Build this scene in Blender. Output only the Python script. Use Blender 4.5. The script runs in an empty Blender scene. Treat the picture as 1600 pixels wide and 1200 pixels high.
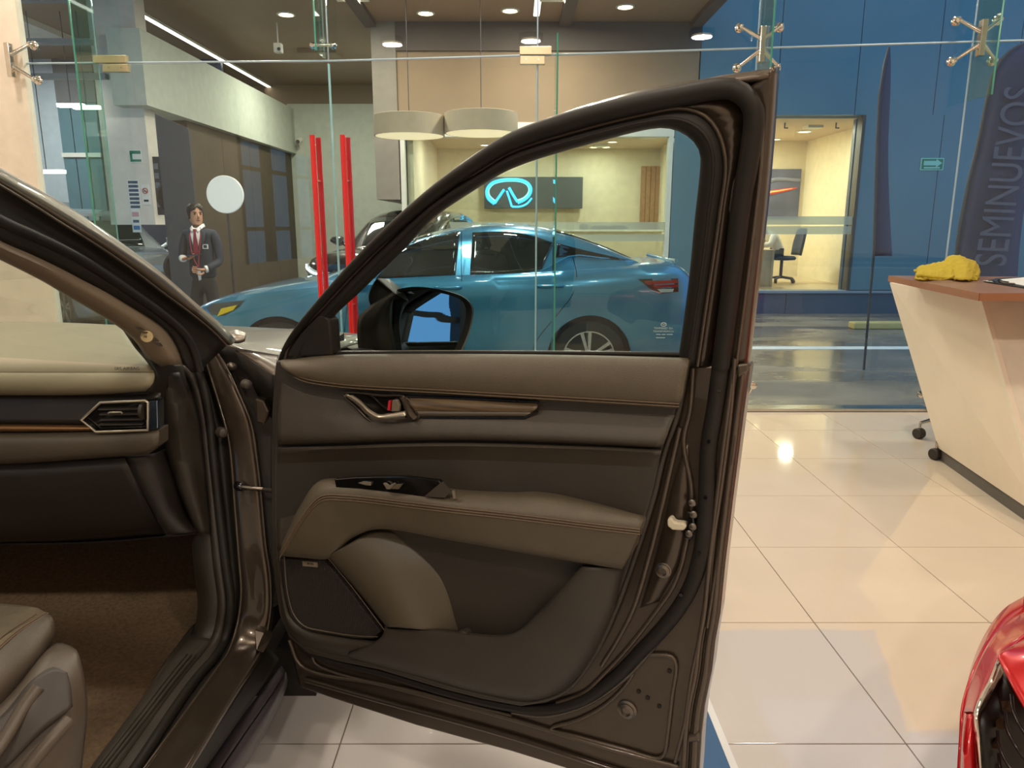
import bpy, bmesh, math, random
from mathutils import Vector, Matrix, Euler
random.seed(7)
SC = bpy.context.scene
COL = SC.collection
# ------------------------------------------------------------------ camera
F = 1150.0; HC = 1.33; TILT = math.atan(250.0 / F)
CAM = Vector((0, 0, HC))
_c = bpy.data.cameras.new('camera'); _c.lens = F / 1600 * 36.0; _c.sensor_width = 36; _c.clip_start = 0.02; _c.clip_end = 200
cam = bpy.data.objects.new('camera', _c); COL.objects.link(cam)
cam.location = CAM; cam.rotation_euler = (math.pi / 2 - TILT, 0, 0); SC.camera = cam
# ------------------------------------------------------------------ dusk sky, exposure
W = bpy.data.worlds.new('dusk'); SC.world = W; W.use_nodes = True
_bg = W.node_tree.nodes['Background']; _bg.inputs[0].default_value = (0.17, 0.34, 0.56, 1); _bg.inputs[1].default_value = 1.9
SC.view_settings.view_transform = 'Standard'; SC.view_settings.look = 'None'
SC.view_settings.exposure = 0.0; SC.view_settings.gamma = 1.0; SC.view_settings.use_curve_mapping = False

def area(name, loc, size, power, color, rot=(0, 0, 0), spread=math.pi):
    l = bpy.data.lights.new(name, 'AREA'); l.shape = 'RECTANGLE'; l.size, l.size_y = size
    l.energy = power; l.color = color; l.spread = spread
    o = bpy.data.objects.new(name, l); COL.objects.link(o); o.location = loc; o.rotation_euler = rot
    return o
WARM = (1.0, 0.88, 0.74)
# showroom ceiling luminaires (each sits in a ceiling panel built below)
LUM = [(3.0, 4.5), (-0.6, 4.5), (-3.4, 4.5), (2.2, 1.4), (-0.4, 1.6), (-2.6, 1.6), (2.2, -1.6), (-0.4, -1.6), (-2.6, -1.6)]
for (lx, ly) in LUM:
    area('ceiling_light', (lx, ly, 4.10), (.3, .3), 52 if ly < 0 else 34, WARM).data.shape = 'ELLIPSE'
# canopy area lights; near pair added out of frame to light the sedan
CAN = [(-2.6, 7.6), (0.3, 7.6), (-2.2, 10.9), (0.6, 10.9)]
for (lx, ly) in CAN:
    area('canopy_fill', (lx, ly, 4.34), (0.4, 0.4), 150, (1.0, 0.86, 0.70))

# ------------------------------------------------------------------ pixel rays (photo frame 1600x1200)
FW = Vector((0, math.cos(TILT), -math.sin(TILT))); UP = Vector((0, math.sin(TILT), math.cos(TILT))); RT = Vector((1, 0, 0))
def ray(px, py): return FW * F + RT * (px - 800.0) + UP * (600.0 - py)
def pD(px, py, D): return CAM + ray(px, py) * (D / F)
def pY(px, py, Y): r = ray(px, py); return CAM + r * (Y / r.y)
def pX(px, py, X): r = ray(px, py); return CAM + r * (X / r.x)
def pZ(px, py, Z): r = ray(px, py); return CAM + r * ((Z - HC) / r.z)
def pP(px, py, P, N): r = ray(px, py); return CAM + r * ((P - CAM).dot(N) / r.dot(N))

# ------------------------------------------------------------------ materials
def lin(c):
    f = lambda v: v / 12.92 if v <= 0.04045 else ((v + 0.055) / 1.055) ** 2.4
    return tuple(f(v / 255.0) for v in c) + (1.0,)
MATS = {}
def mat(name, rgb, rough=0.5, metal=0.0, coat=0.0, var=0.06, scale=8.0, bump=0.0, bscale=200.0, emit=None, estr=0.0, spec=0.5, flake=False):
    if name in MATS: return MATS[name]
    m = bpy.data.materials.new(name); m.use_nodes = True; MATS[name] = m
    nt = m.node_tree; b = nt.nodes['Principled BSDF']
    c = lin(rgb); b.inputs['Roughness'].default_value = rough; b.inputs['Metallic'].default_value = metal
    b.inputs['Coat Weight'].default_value = coat; b.inputs['Coat Roughness'].default_value = 0.03
    b.inputs['Specular IOR Level'].default_value = spec
    tc = nt.nodes.new('ShaderNodeTexCoord')
    n = nt.nodes.new('ShaderNodeTexNoise'); n.inputs['Scale'].default_value = scale; n.inputs['Detail'].default_value = 4
    nt.links.new(tc.outputs['Object'], n.inputs['Vector'])
    r = nt.nodes.new('ShaderNodeValToRGB')
    r.color_ramp.elements[0].position = 0.3; r.color_ramp.elements[1].position = 0.7
    r.color_ramp.elements[0].color = tuple(max(0, v * (1 - var)) for v in c[:3]) + (1,)
    r.color_ramp.elements[1].color = tuple(min(1, v * (1 + var)) for v in c[:3]) + (1,)
    nt.links.new(n.outputs['Fac'], r.inputs['Fac']); nt.links.new(r.outputs['Color'], b.inputs['Base Color'])
    if bump:
        n2 = nt.nodes.new('ShaderNodeTexNoise'); n2.inputs['Scale'].default_value = bscale; n2.inputs['Detail'].default_value = 3
        nt.links.new(tc.outputs['Object'], n2.inputs['Vector'])
        bp = nt.nodes.new('ShaderNodeBump'); bp.inputs['Strength'].default_value = bump; bp.inputs['Distance'].default_value = 0.002
        nt.links.new(n2.outputs['Fac'], bp.inputs['Height']); nt.links.new(bp.outputs['Normal'], b.inputs['Normal'])
    if emit:
        b.inputs['Emission Color'].default_value = lin(emit); b.inputs['Emission Strength'].default_value = estr
    return m
def glass(name, tint=(235, 245, 243), ior=1.45, rough=0.0, haze=0.0, hazecol=(220, 230, 230)):
    if name in MATS: return MATS[name]
    m = bpy.data.materials.new(name); m.use_nodes = True; MATS[name] = m
    nt = m.node_tree; nt.nodes.clear()
    out = nt.nodes.new('ShaderNodeOutputMaterial'); tr = nt.nodes.new('ShaderNodeBsdfTransparent'); tr.inputs[0].default_value = lin(tint)
    gl = nt.nodes.new('ShaderNodeBsdfGlossy'); gl.inputs['Roughness'].default_value = rough; gl.inputs[0].default_value = (1, 1, 1, 1)
    # Schlick reflectance from |cos|: the same on both faces of a pane
    f0 = ((ior - 1) / (ior + 1)) ** 2
    ge = nt.nodes.new('ShaderNodeNewGeometry'); dt = nt.nodes.new('ShaderNodeVectorMath'); dt.operation = 'DOT_PRODUCT'
    nt.links.new(ge.outputs['Incoming'], dt.inputs[0]); nt.links.new(ge.outputs['Normal'], dt.inputs[1])
    def mth(op, a, b=None):
        q = nt.nodes.new('ShaderNodeMath'); q.operation = op
        for i, v in enumerate((a, b)):
            if v is None: continue
            if isinstance(v, (int, float)): q.inputs[i].default_value = v
            else: nt.links.new(v, q.inputs[i])
        return q
    fr = mth('ADD', mth('MULTIPLY', mth('POWER', mth('SUBTRACT', 1.0, mth('ABSOLUTE', dt.outputs['Value']).outputs[0]).outputs[0], 5.0).outputs[0], 1 - f0).outputs[0], f0)
    mx = nt.nodes.new('ShaderNodeMixShader')
    nt.links.new(fr.outputs[0], mx.inputs[0]); nt.links.new(tr.outputs[0], mx.inputs[1]); nt.links.new(gl.outputs[0], mx.inputs[2])
    last = mx
    if haze:
        df = nt.nodes.new('ShaderNodeBsdfDiffuse'); df.inputs[0].default_value = lin(hazecol)
        m2 = nt.nodes.new('ShaderNodeMixShader'); m2.inputs[0].default_value = haze
        nt.links.new(mx.outputs[0], m2.inputs[1]); nt.links.new(df.outputs[0], m2.inputs[2]); last = m2
    nt.links.new(last.outputs[0], out.inputs[0])
    return m
def emis(name, rgb, s):
    if name in MATS: return MATS[name]
    m = bpy.data.materials.new(name); m.use_nodes = True; MATS[name] = m
    b = m.node_tree.nodes['Principled BSDF']; b.inputs['Base Color'].default_value = lin(rgb)
    b.inputs['Emission Color'].default_value = lin(rgb); b.inputs['Emission Strength'].default_value = s
    return m

# ------------------------------------------------------------------ object helpers
def tag(o, label=None, cat=None, group=None, kind=None):
    if label: o['label'] = label
    if cat: o['category'] = cat
    if group: o['group'] = group
    if kind: o['kind'] = kind
    return o
def empty(name, loc, label=None, cat=None, group=None):
    o = bpy.data.objects.new(name, None); COL.objects.link(o); o.location = Vector(loc); o.empty_display_size = 0.1
    return tag(o, label, cat, group)
def setpar(o, parent):
    if parent is not None:
        o.parent = parent
        root = parent; M = Matrix.Identity(4)
        chain = []
        while root is not None: chain.append(root); root = root.parent
        for c in reversed(chain): M = M @ c.matrix_parent_inverse @ c.matrix_basis
        o.matrix_parent_inverse = M.inverted()
def obj(name, verts, faces, m, parent=None, smooth=False, sharp=35, solid=0.0, soff=-1.0, bevel=0.0, bseg=2, sub=0):
    me = bpy.data.meshes.new(name)
    vs = [Vector(v) for v in verts]
    me.from_pydata([tuple(v) for v in vs], [], faces)
    bm = bmesh.new(); bm.from_mesh(me); bmesh.ops.remove_doubles(bm, verts=bm.verts, dist=1e-5)
    bmesh.ops.recalc_face_normals(bm, faces=bm.faces) if not solid else None
    bm.to_mesh(me); bm.free()
    if smooth:
        me.polygons.foreach_set('use_smooth', [True] * len(me.polygons))
        if sharp < 180: me.set_sharp_from_angle(angle=math.radians(sharp))
    me.materials.append(m)
    o = bpy.data.objects.new(name, me); COL.objects.link(o)
    if solid:
        s = o.modifiers.new('solid', 'SOLIDIFY'); s.thickness = solid; s.offset = soff
    if bevel:
        b = o.modifiers.new('bevel', 'BEVEL'); b.width = bevel; b.segments = bseg; b.limit_method = 'ANGLE'; b.angle_limit = math.radians(40)
        b.harden_normals = False
    if sub:
        b = o.modifiers.new('sub', 'SUBSURF'); b.levels = sub; b.render_levels = sub
    setpar(o, parent)
    return o
def spl(pts, n, closed=False):
    """Catmull-Rom through points, resampled to n by arc length"""
    P = [Vector(p) for p in pts]
    if len(P) == 2: dense = [P[0].lerp(P[1], i / 20) for i in range(21)]
    else:
        dense = []; L = len(P); segs = L if closed else L - 1
        for i in range(segs):
            p1 = P[i]; p2 = P[(i + 1) % L]
            p0 = P[(i - 1) % L] if (closed or i > 0) else p1 * 2 - p2
            p3 = P[(i + 2) % L] if (closed or i + 2 < L) else p2 * 2 - p1
            a1 = max((p1 - p0).length, 1e-6) ** .5; a2 = max((p2 - p1).length, 1e-6) ** .5; a3 = max((p3 - p2).length, 1e-6) ** .5
            t0 = 0; t1 = a1; t2 = t1 + a2; t3 = t2 + a3
            for k in range(12):
                t = t1 + (t2 - t1) * k / 12
                A1 = p0 * ((t1 - t) / (t1 - t0)) + p1 * ((t - t0) / (t1 - t0))
                A2 = p1 * ((t2 - t) / (t2 - t1)) + p2 * ((t - t1) / (t2 - t1))
                A3 = p2 * ((t3 - t) / (t3 - t2)) + p3 * ((t - t2) / (t3 - t2))
                B1 = A1 * ((t2 - t) / (t2 - t0)) + A2 * ((t - t0) / (t2 - t0))
                B2 = A2 * ((t3 - t) / (t3 - t1)) + A3 * ((t - t1) / (t3 - t1))
                dense.append(B1 * ((t2 - t) / (t2 - t1)) + B2 * ((t - t1) / (t2 - t1)))
        if not closed: dense.append(P[-1].copy())
        else: dense.append(P[0].copy())
    d = [0.0]
    for i in range(1, len(dense)): d.append(d[-1] + (dense[i] - dense[i - 1]).length)
    out = []; j = 0; tot = d[-1]
    cnt = n if not closed else n + 1
    for i in range(cnt):
        s = tot * i / (cnt - 1)
        while j < len(d) - 2 and d[j + 1] < s: j += 1
        u = (s - d[j]) / max(d[j + 1] - d[j], 1e-9)
        out.append(dense[j].lerp(dense[j + 1], min(max(u, 0), 1)))
    return out[:n]
def loft(name, curves, m, parent=None, n=40, rows=0, solid=0.004, smooth=True, sharp=60, closed=False, raw=False, soff=-1.0, away=None):
    """surface through several curves of 3D points; rows>0 adds spline rows between"""
    C = [c if raw else spl(c, n, closed) for c in curves]
    if rows:
        cols = [spl([c[i] for c in C], rows) for i in range(len(C[0]))]
        C = [[cols[i][r] for i in range(len(cols))] for r in range(rows)]
    nn = len(C[0]); V = [p for c in C for p in c]; Fc = []
    for r in range(len(C) - 1):
        for i in range(nn if closed else nn - 1):
            a = r * nn + i; b = r * nn + (i + 1) % nn
            Fc.append((a, b, b + nn, a + nn))
    # orient so that the normal faces the 'away' side (camera by default); thickness grows backwards
    mid = Fc[len(Fc) // 2]; p = [Vector(V[k]) for k in mid]
    nrm = (p[1] - p[0]).cross(p[3] - p[0]); tgt = CAM if away is None else Vector(away)
    if nrm.dot(tgt - p[0]) < 0: Fc = [tuple(reversed(f)) for f in Fc]
    return obj(name, V, Fc, m, parent, smooth=smooth, sharp=sharp, solid=solid, soff=soff)
def prism(name, pts, off, m, parent=None, bevel=0.0, smooth=False, bseg=2):
    """polygon pts extruded by vector off"""
    P = [Vector(p) for p in pts]; off = Vector(off); n = len(P)
    V = P + [p + off for p in P]
    Fc = [tuple(range(n)), tuple(range(2 * n - 1, n - 1, -1))] + [(i, (i + 1) % n, (i + 1) % n + n, i + n) for i in range(n)]
    me = bpy.data.meshes.new(name); me.from_pydata([tuple(v) for v in V], [], Fc)
    bm = bmesh.new(); bm.from_mesh(me); bmesh.ops.recalc_face_normals(bm, faces=bm.faces)
    if not bevel: bmesh.ops.triangulate(bm, faces=[f for f in bm.faces if len(f.verts) > 4])
    bm.to_mesh(me); bm.free(); me.materials.append(m)
    if smooth:
        me.polygons.foreach_set('use_smooth', [True] * len(me.polygons)); me.set_sharp_from_angle(angle=math.radians(40))
    o = bpy.data.objects.new(name, me); COL.objects.link(o)
    if bevel:
        b = o.modifiers.new('bevel', 'BEVEL'); b.width = bevel; b.segments = bseg; b.limit_method = 'ANGLE'; b.angle_limit = math.radians(50)
    setpar(o, parent); return o
def box(name, lo, hi, m, parent=None, bevel=0.0, rotz=0.0, piv=None):
    x0, y0, z0 = lo; x1, y1, z1 = hi
    V = [Vector(v) for v in ((x0, y0, z0), (x1, y0, z0), (x1, y1, z0), (x0, y1, z0), (x0, y0, z1), (x1, y0, z1), (x1, y1, z1), (x0, y1, z1))]
    if rotz:
        c = Vector(piv) if piv is not None else (V[0] + V[6]) / 2; R = Matrix.Rotation(rotz, 3, 'Z'); V = [R @ (v - c) + c for v in V]
    Fc = [(0, 3, 2, 1), (4, 5, 6, 7), (0, 1, 5, 4), (1, 2, 6, 5), (2, 3, 7, 6), (3, 0, 4, 7)]
    return obj(name, V, Fc, m, parent, bevel=bevel)
def frame3(d):
    d = Vector(d).normalized(); a = Vector((0, 0, 1)) if abs(d.z) < .9 else Vector((1, 0, 0))
    u = d.cross(a).normalized(); return u, d.cross(u).normalized()
def tube(name, pts, r, m, parent=None, n=10, closed=False, res=0, flat=1.0, cap=True):
    P = spl(pts, res, closed) if res else [Vector(p) for p in pts]
    rs = r if isinstance(r, (list, tuple)) else [r] * len(P)
    if len(rs) != len(P): rs = [rs[0] + (rs[-1] - rs[0]) * i / (len(P) - 1) for i in range(len(P))]
    V = []; L = len(P); u = None
    for i, p in enumerate(P):
        if closed: d = P[(i + 1) % L] - P[(i - 1) % L]
        else: d = P[min(i + 1, L - 1)] - P[max(i - 1, 0)]
        d = d.normalized() if d.length > 1e-9 else Vector((0, 0, 1))
        if u is None: u, v = frame3(d)
        else:
            u = (u - d * u.dot(d)).normalized()
        v = d.cross(u).normalized()
        for k in range(n):
            a = 2 * math.pi * k / n; V.append(p + u * (math.cos(a) * rs[i]) + v * (math.sin(a) * rs[i] * flat))
    Fc = []
    for i in range(L if closed else L - 1):
        j = (i + 1) % L
        for k in range(n):
            Fc.append((i * n + k, i * n + (k + 1) % n, j * n + (k + 1) % n, j * n + k))
    if not closed and cap: Fc += [tuple(range(n - 1, -1, -1)), tuple((L - 1) * n + k for k in range(n))]
    return obj(name, V, Fc, m, parent, smooth=True, sharp=50)
def cyl(name, p0, p1, r, m, parent=None, n=24, r1=None, bevel=0.0):
    o = tube(name, [p0, p1], [r, r if r1 is None else r1], m, parent, n=n)
    if bevel:
        b = o.modifiers.new('bevel', 'BEVEL'); b.width = bevel; b.segments = 2; b.limit_method = 'ANGLE'; b.angle_limit = math.radians(50)
    return o
def lathe(name, c, axis, prof, m, parent=None, n=32, caps=True):
    """prof: list of (radius, height along axis)"""
    c = Vector(c); ax = Vector(axis).normalized(); u, v = frame3(ax); V = []
    for (r, h) in prof:
        for k in range(n):
            a = 2 * math.pi * k / n; V.append(c + ax * h + u * (r * math.cos(a)) + v * (r * math.sin(a)))
    Fc = []
    for i in range(len(prof) - 1):
        for k in range(n): Fc.append((i * n + k, i * n + (k + 1) % n, (i + 1) * n + (k + 1) % n, (i + 1) * n + k))
    if caps: Fc += [tuple(range(n - 1, -1, -1)), tuple((len(prof) - 1) * n + k for k in range(n))]
    return obj(name, V, Fc, m, parent, smooth=True, sharp=40)
def text(name, s, size, origin, xdir, ydir, m, parent=None, ext=0.001, align='CENTER', bold=0.0, sx=1.0):
    cu = bpy.data.curves.new(name, 'FONT'); cu.body = s; cu.size = size; cu.extrude = ext; cu.align_x = align; cu.align_y = 'CENTER'; cu.offset = bold
    t = bpy.data.objects.new(name, cu); COL.objects.link(t)
    me = bpy.data.meshes.new_from_object(t.evaluated_get(bpy.context.evaluated_depsgraph_get()))
    bpy.data.objects.remove(t); me.name = name; me.materials.clear(); me.materials.append(m)
    X = Vector(xdir).normalized(); Yv = Vector(ydir).normalized(); Z = X.cross(Yv)
    M = Matrix(((X.x * sx, Yv.x, Z.x, origin[0]), (X.y * sx, Yv.y, Z.y, origin[1]), (X.z * sx, Yv.z, Z.z, origin[2]), (0, 0, 0, 1)))
    me.transform(M)
    o = bpy.data.objects.new(name, me); COL.objects.link(o); setpar(o, parent); return o
def copy_tree(o, delta, parent=None, top=True):
    c = o.copy(); COL.objects.link(c)
    if top: c.location = o.location + Vector(delta)
    else: c.parent = parent
    for ch in list(o.children): copy_tree(ch, delta, c, False)
    return c
# ================================================================== SHOWROOM SHELL
# ---- floor material: polished porcelain
def floor_mat():
    m = mat('polished_porcelain', (214, 199, 180), rough=0.10, var=0.03, scale=3.0, spec=0.5)
    nt = m.node_tree; b = nt.nodes['Principled BSDF']; ramp = [n for n in nt.nodes if n.type == 'VALTORGB'][0]
    geo = nt.nodes.new('ShaderNodeNewGeometry'); n2 = nt.nodes.new('ShaderNodeTexNoise'); n2.inputs['Scale'].default_value = 55; n2.inputs['Detail'].default_value = 6
    nt.links.new(geo.outputs['Position'], n2.inputs['Vector'])
    # a reflection painted into the tile colour: cool pale patch with a wandering edge
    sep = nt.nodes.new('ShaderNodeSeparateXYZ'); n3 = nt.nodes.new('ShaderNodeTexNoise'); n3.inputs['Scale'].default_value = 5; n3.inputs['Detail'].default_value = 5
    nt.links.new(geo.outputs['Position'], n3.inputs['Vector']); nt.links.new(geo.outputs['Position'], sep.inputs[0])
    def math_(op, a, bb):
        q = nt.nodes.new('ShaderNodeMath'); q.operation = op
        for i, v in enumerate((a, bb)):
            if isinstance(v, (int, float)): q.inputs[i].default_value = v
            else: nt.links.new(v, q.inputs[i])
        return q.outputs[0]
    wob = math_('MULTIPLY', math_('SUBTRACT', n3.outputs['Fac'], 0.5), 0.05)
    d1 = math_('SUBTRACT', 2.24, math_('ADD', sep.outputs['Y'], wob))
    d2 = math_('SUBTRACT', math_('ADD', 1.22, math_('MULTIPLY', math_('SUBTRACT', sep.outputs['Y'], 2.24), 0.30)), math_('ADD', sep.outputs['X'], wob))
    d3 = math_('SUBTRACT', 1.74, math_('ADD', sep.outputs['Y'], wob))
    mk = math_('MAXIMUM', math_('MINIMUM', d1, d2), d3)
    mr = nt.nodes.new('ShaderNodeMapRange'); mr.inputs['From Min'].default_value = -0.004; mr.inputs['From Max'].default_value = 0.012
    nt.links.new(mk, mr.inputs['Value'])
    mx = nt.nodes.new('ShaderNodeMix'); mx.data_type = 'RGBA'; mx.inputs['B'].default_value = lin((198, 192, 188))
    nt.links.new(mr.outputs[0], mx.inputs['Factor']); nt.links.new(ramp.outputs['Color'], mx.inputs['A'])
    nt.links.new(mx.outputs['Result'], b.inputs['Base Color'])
    rr = nt.nodes.new('ShaderNodeMapRange'); rr.inputs['To Min'].default_value = 0.03; rr.inputs['To Max'].default_value = 0.09
    nt.links.new(n2.outputs['Fac'], rr.inputs['Value']); nt.links.new(rr.outputs[0], b.inputs['Roughness'])
    return m
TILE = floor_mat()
GROUT = mat('grout', (112, 98, 84), rough=0.8)
floor = tag(box('floor', (-4.8, -4.0, -0.14), (5.2, 5.16, -0.004), GROUT), kind='structure')
cols = [-4.65 + .6 * i for i in range(8)] + [0.15, 0.432, 1.032, 1.632, 2.232, 2.832, 3.432, 4.032, 4.632, 5.2]
rows = [-3.717 + .6 * i for i in range(16)]
_tm = {}
def tile_mesh(w, d):
    k = (round(w, 3), round(d, 3))
    if k not in _tm:
        g = 0.002
        me = bpy.data.meshes.new('floor_tile'); b = 0.0004
        V = []
        for (z, e) in ((-0.006, g), (-b, g), (0, g + b)):
            V += [(e, e, z), (w - e, e, z), (w - e, d - e, z), (e, d - e, z)]
        Fc = [(8, 9, 10, 11)]
        for s in (0, 4):
            for i in range(4): Fc.append((s + i, s + (i + 1) % 4, s + 4 + (i + 1) % 4, s + 4 + i))
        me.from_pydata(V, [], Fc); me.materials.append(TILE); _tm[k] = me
    return _tm[k]
for i in range(len(cols) - 1):
    for j in range(len(rows) - 1):
        y0 = rows[j]; y1 = min(rows[j + 1], 5.16)
        if y0 >= 5.14: continue
        # far tiles hidden behind the car and behind the camera are still floor
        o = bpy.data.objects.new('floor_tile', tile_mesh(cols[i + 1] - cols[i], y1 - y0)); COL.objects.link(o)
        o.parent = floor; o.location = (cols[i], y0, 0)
# blue vinyl floor strip with pale border beside the open door
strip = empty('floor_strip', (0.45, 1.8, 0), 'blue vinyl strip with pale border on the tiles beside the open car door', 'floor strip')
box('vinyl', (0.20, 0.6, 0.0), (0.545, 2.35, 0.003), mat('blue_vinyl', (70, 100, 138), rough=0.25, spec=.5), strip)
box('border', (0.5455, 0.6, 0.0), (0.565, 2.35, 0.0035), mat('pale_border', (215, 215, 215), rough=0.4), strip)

PLASTER = mat('cream_plaster', (236, 224, 208), rough=0.75, bump=0.05)
CEILM = mat('ceiling_paint', (225, 222, 216), rough=0.8)
# ---- glass front plane (slightly turned to the tiles)
GN = Vector((0.05, 1.0, 0)).normalized(); GP = Vector((2.0, 5.24, 0)); GT = Vector((1.0, -0.05, 0)).normalized()
def pG(px, py, off=0.0): return pP(px, py, GP + GN * off, GN)
def gy(x, off=0.0): return GP.y - 0.05 * (x - GP.x) + off
JL = [(-300, 99), (31, 99), (152, 98), (513, 95), (840, 86), (1184, 75), (1521, 65), (1850, 56)]
JP = [pG(*q) for q in JL]
GLASS = glass('shopfront_glass', (240, 247, 246), ior=1.42)
GEDGE = mat('glass_edge', (150, 205, 215), rough=0.15, emit=None, spec=.8)
def fin_glass():
    return glass('fin_glass', (222, 238, 233), ior=1.4, haze=0.03, hazecol=(150, 200, 190))
FING = fin_glass()
def panel(name, x0, x1, zlo0, zlo1, zhi0, zhi1, parent=None):
    a = 0.004
    P = [Vector((x0 + a, gy(x0 + a), zlo0)), Vector((x1 - a, gy(x1 - a), zlo1)), Vector((x1 - a, gy(x1 - a), zhi1)), Vector((x0 + a, gy(x0 + a), zhi0))]
    return prism(name, P, GN * 0.012, GLASS, parent)
JX = [p.x for p in JP]; JZ = [p.z for p in JP]
TOPZ = 4.2
SILV = mat('brushed_steel', (200, 196, 188), rough=0.25, metal=1.0)
SEAL = mat('silicone_joint', (170, 190, 205), rough=0.3)
wn = 0
REDM = mat('red_lacquer', (214, 22, 26), rough=0.22, coat=0.6)
GAPZ = 0.006
for i in range(1, len(JX) - 1):
    x0, x1 = JX[i], JX[i + 1]
    wn += 1
    tag(panel('window_%d' % wn, x0, x1, JZ[i] + GAPZ, JZ[i + 1] + GAPZ, TOPZ, TOPZ), kind='structure')
    top = bpy.data.objects['window_%d' % wn]
    # bright cut edge / silicone along the joint and at the side
    tube('joint_seal', [Vector((x0, gy(x0) + .006, JZ[i])), Vector((x1, gy(x1) + .006, JZ[i + 1]))], 0.007, SEAL, top, n=8)
    tube('side_seal', [Vector((x0, gy(x0) + .006, JZ[i])), Vector((x0, gy(x0) + .006, TOPZ))], 0.005, SEAL, top, n=8)
    if i in (2, 3): continue
    wn += 1
    low = tag(panel('window_%d' % wn, x0, x1, 0.02, 0.02, JZ[i] - GAPZ, JZ[i + 1] - GAPZ), kind='structure')
    tube('side_seal', [Vector((x0, gy(x0) + .006, 0.02)), Vector((x0, gy(x0) + .006, JZ[i]))], 0.006, SEAL, low, n=8)
    box('floor_channel', (x0, min(gy(x0), gy(x1)) - .02, -0.01), (x1, max(gy(x0), gy(x1)) + .03, 0.022), SILV, low)
# doors: leaf, red pull bars inside and outside, patch fittings
def leaf(name, i, hx_px):
    x0, x1 = JX[i], JX[i + 1]
    d = tag(panel(name, x0 + .003, x1 - .003, 0.015, 0.015, JZ[i] - GAPZ * 2, JZ[i + 1] - GAPZ * 2), kind='structure')
    for e in (x0 + .004, x1 - .004):
        tube('glass_edge', [Vector((e, gy(e) + .006, .015)), Vector((e, gy(e) + .006, JZ[i] - .02))], 0.004, GEDGE, d, n=6)
    hx = pG(hx_px, 300).x
    for k, off in enumerate((-0.075, 0.087)):
        yy = gy(hx) + off
        bar = tube('pull_bar', [Vector((hx, yy, .42)), Vector((hx, yy, 1.93))], 0.019, REDM, d, n=16)
        for zz in (.75, 1.63):
            cyl('standoff', Vector((hx, yy, zz)), Vector((hx, gy(hx) + .006, zz)), 0.009, REDM, bar, n=12)
    box('bottom_channel', (x0 + .01, min(gy(x0), gy(x1)) - .012, 0.002), (x1 - .01, max(gy(x0), gy(x1)) + .024, 0.05), SILV, d)
    return d
leaf('door_1', 2, 497); leaf('door_2', 3, 543)
BRASS = mat('champagne_steel', (214, 200, 168), rough=0.3, metal=0.85)
def patch(nm, xa, ya, xb, yb, xs, label):
    e = empty(nm, pG((xa + xb) / 2, yb, -.02), label, 'patch fitting', 'patch fittings on the glass doors')
    ym = (ya + yb) / 2
    P = [pG(xa, ya, -.016), pG(xb, ya, -.016), pG(xb, ym - 1, -.016), pG(xa, ym - 1, -.016)]
    prism('upper_plate', P, GN * .044, BRASS, e, bevel=.002)
    P = [pG(xs[0], ym + 1, -.016), pG(xs[1], ym + 1, -.016), pG(xs[1], yb, -.016), pG(xs[0], yb, -.016)]
    prism('lower_plate', P, GN * .044, BRASS, e, bevel=.002)
    for q in (.25, .75):
        c = pG(xs[0] + (xs[1] - xs[0]) * q, (ym + yb) / 2, -.016); cyl('screw', c, c - GN * .003, .006, SILV, e, n=10)
patch('patch_fitting', 145, 86, 196, 112, (160, 199), 'champagne steel patch fitting at the top left corner of the glass doors')
patch('patch_fitting', 812, 72, 862, 100, (813, 851), 'champagne steel patch fitting at the top right corner of the glass doors')
# glass fins (stiffeners) on the room side
def fin(px, z0, z1, depth, label, cut=0.0):
    x = pG(px, 80).x; y = gy(x) - .004; t = .012
    P = [Vector((x - t / 2, y, z0 + cut)), Vector((x - t / 2, y - depth, z0)), Vector((x - t / 2, y - depth, z1)), Vector((x - t / 2, y, z1))]
    if cut == 0: P[1].z = P[0].z
    o = prism('glass_fin', P, Vector((t, 0, 0)), FING); tag(o, label, 'glass fin', 'glass stiffening fins')
    tube('polished_edge', [P[1] + Vector((t / 2, -.001, 0)), P[2] + Vector((t / 2, -.001, 0))], .006, mat('green_glass_edge', (70, 150, 130), rough=.15), o, n=6)
fin(152, 0.02, 4.15, .28, 'full-height glass fin at the left edge of the glass doors')
fin(508, pG(508, 92).z, 4.15, .25, 'short glass fin hanging above the gap between the red-handled doors')
fin(868, 0.02, pG(868, 66).z, .24, 'tall glass fin right of the glass doors seen through the car window')
fin(1186, pG(1186, 125).z, 4.15, .25, 'short glass fin above the top corner of the open car door')
fin(1521, pG(1521, 158).z, 4.15, .25, 'short glass fin at the far right with slanted lower end')
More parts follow.
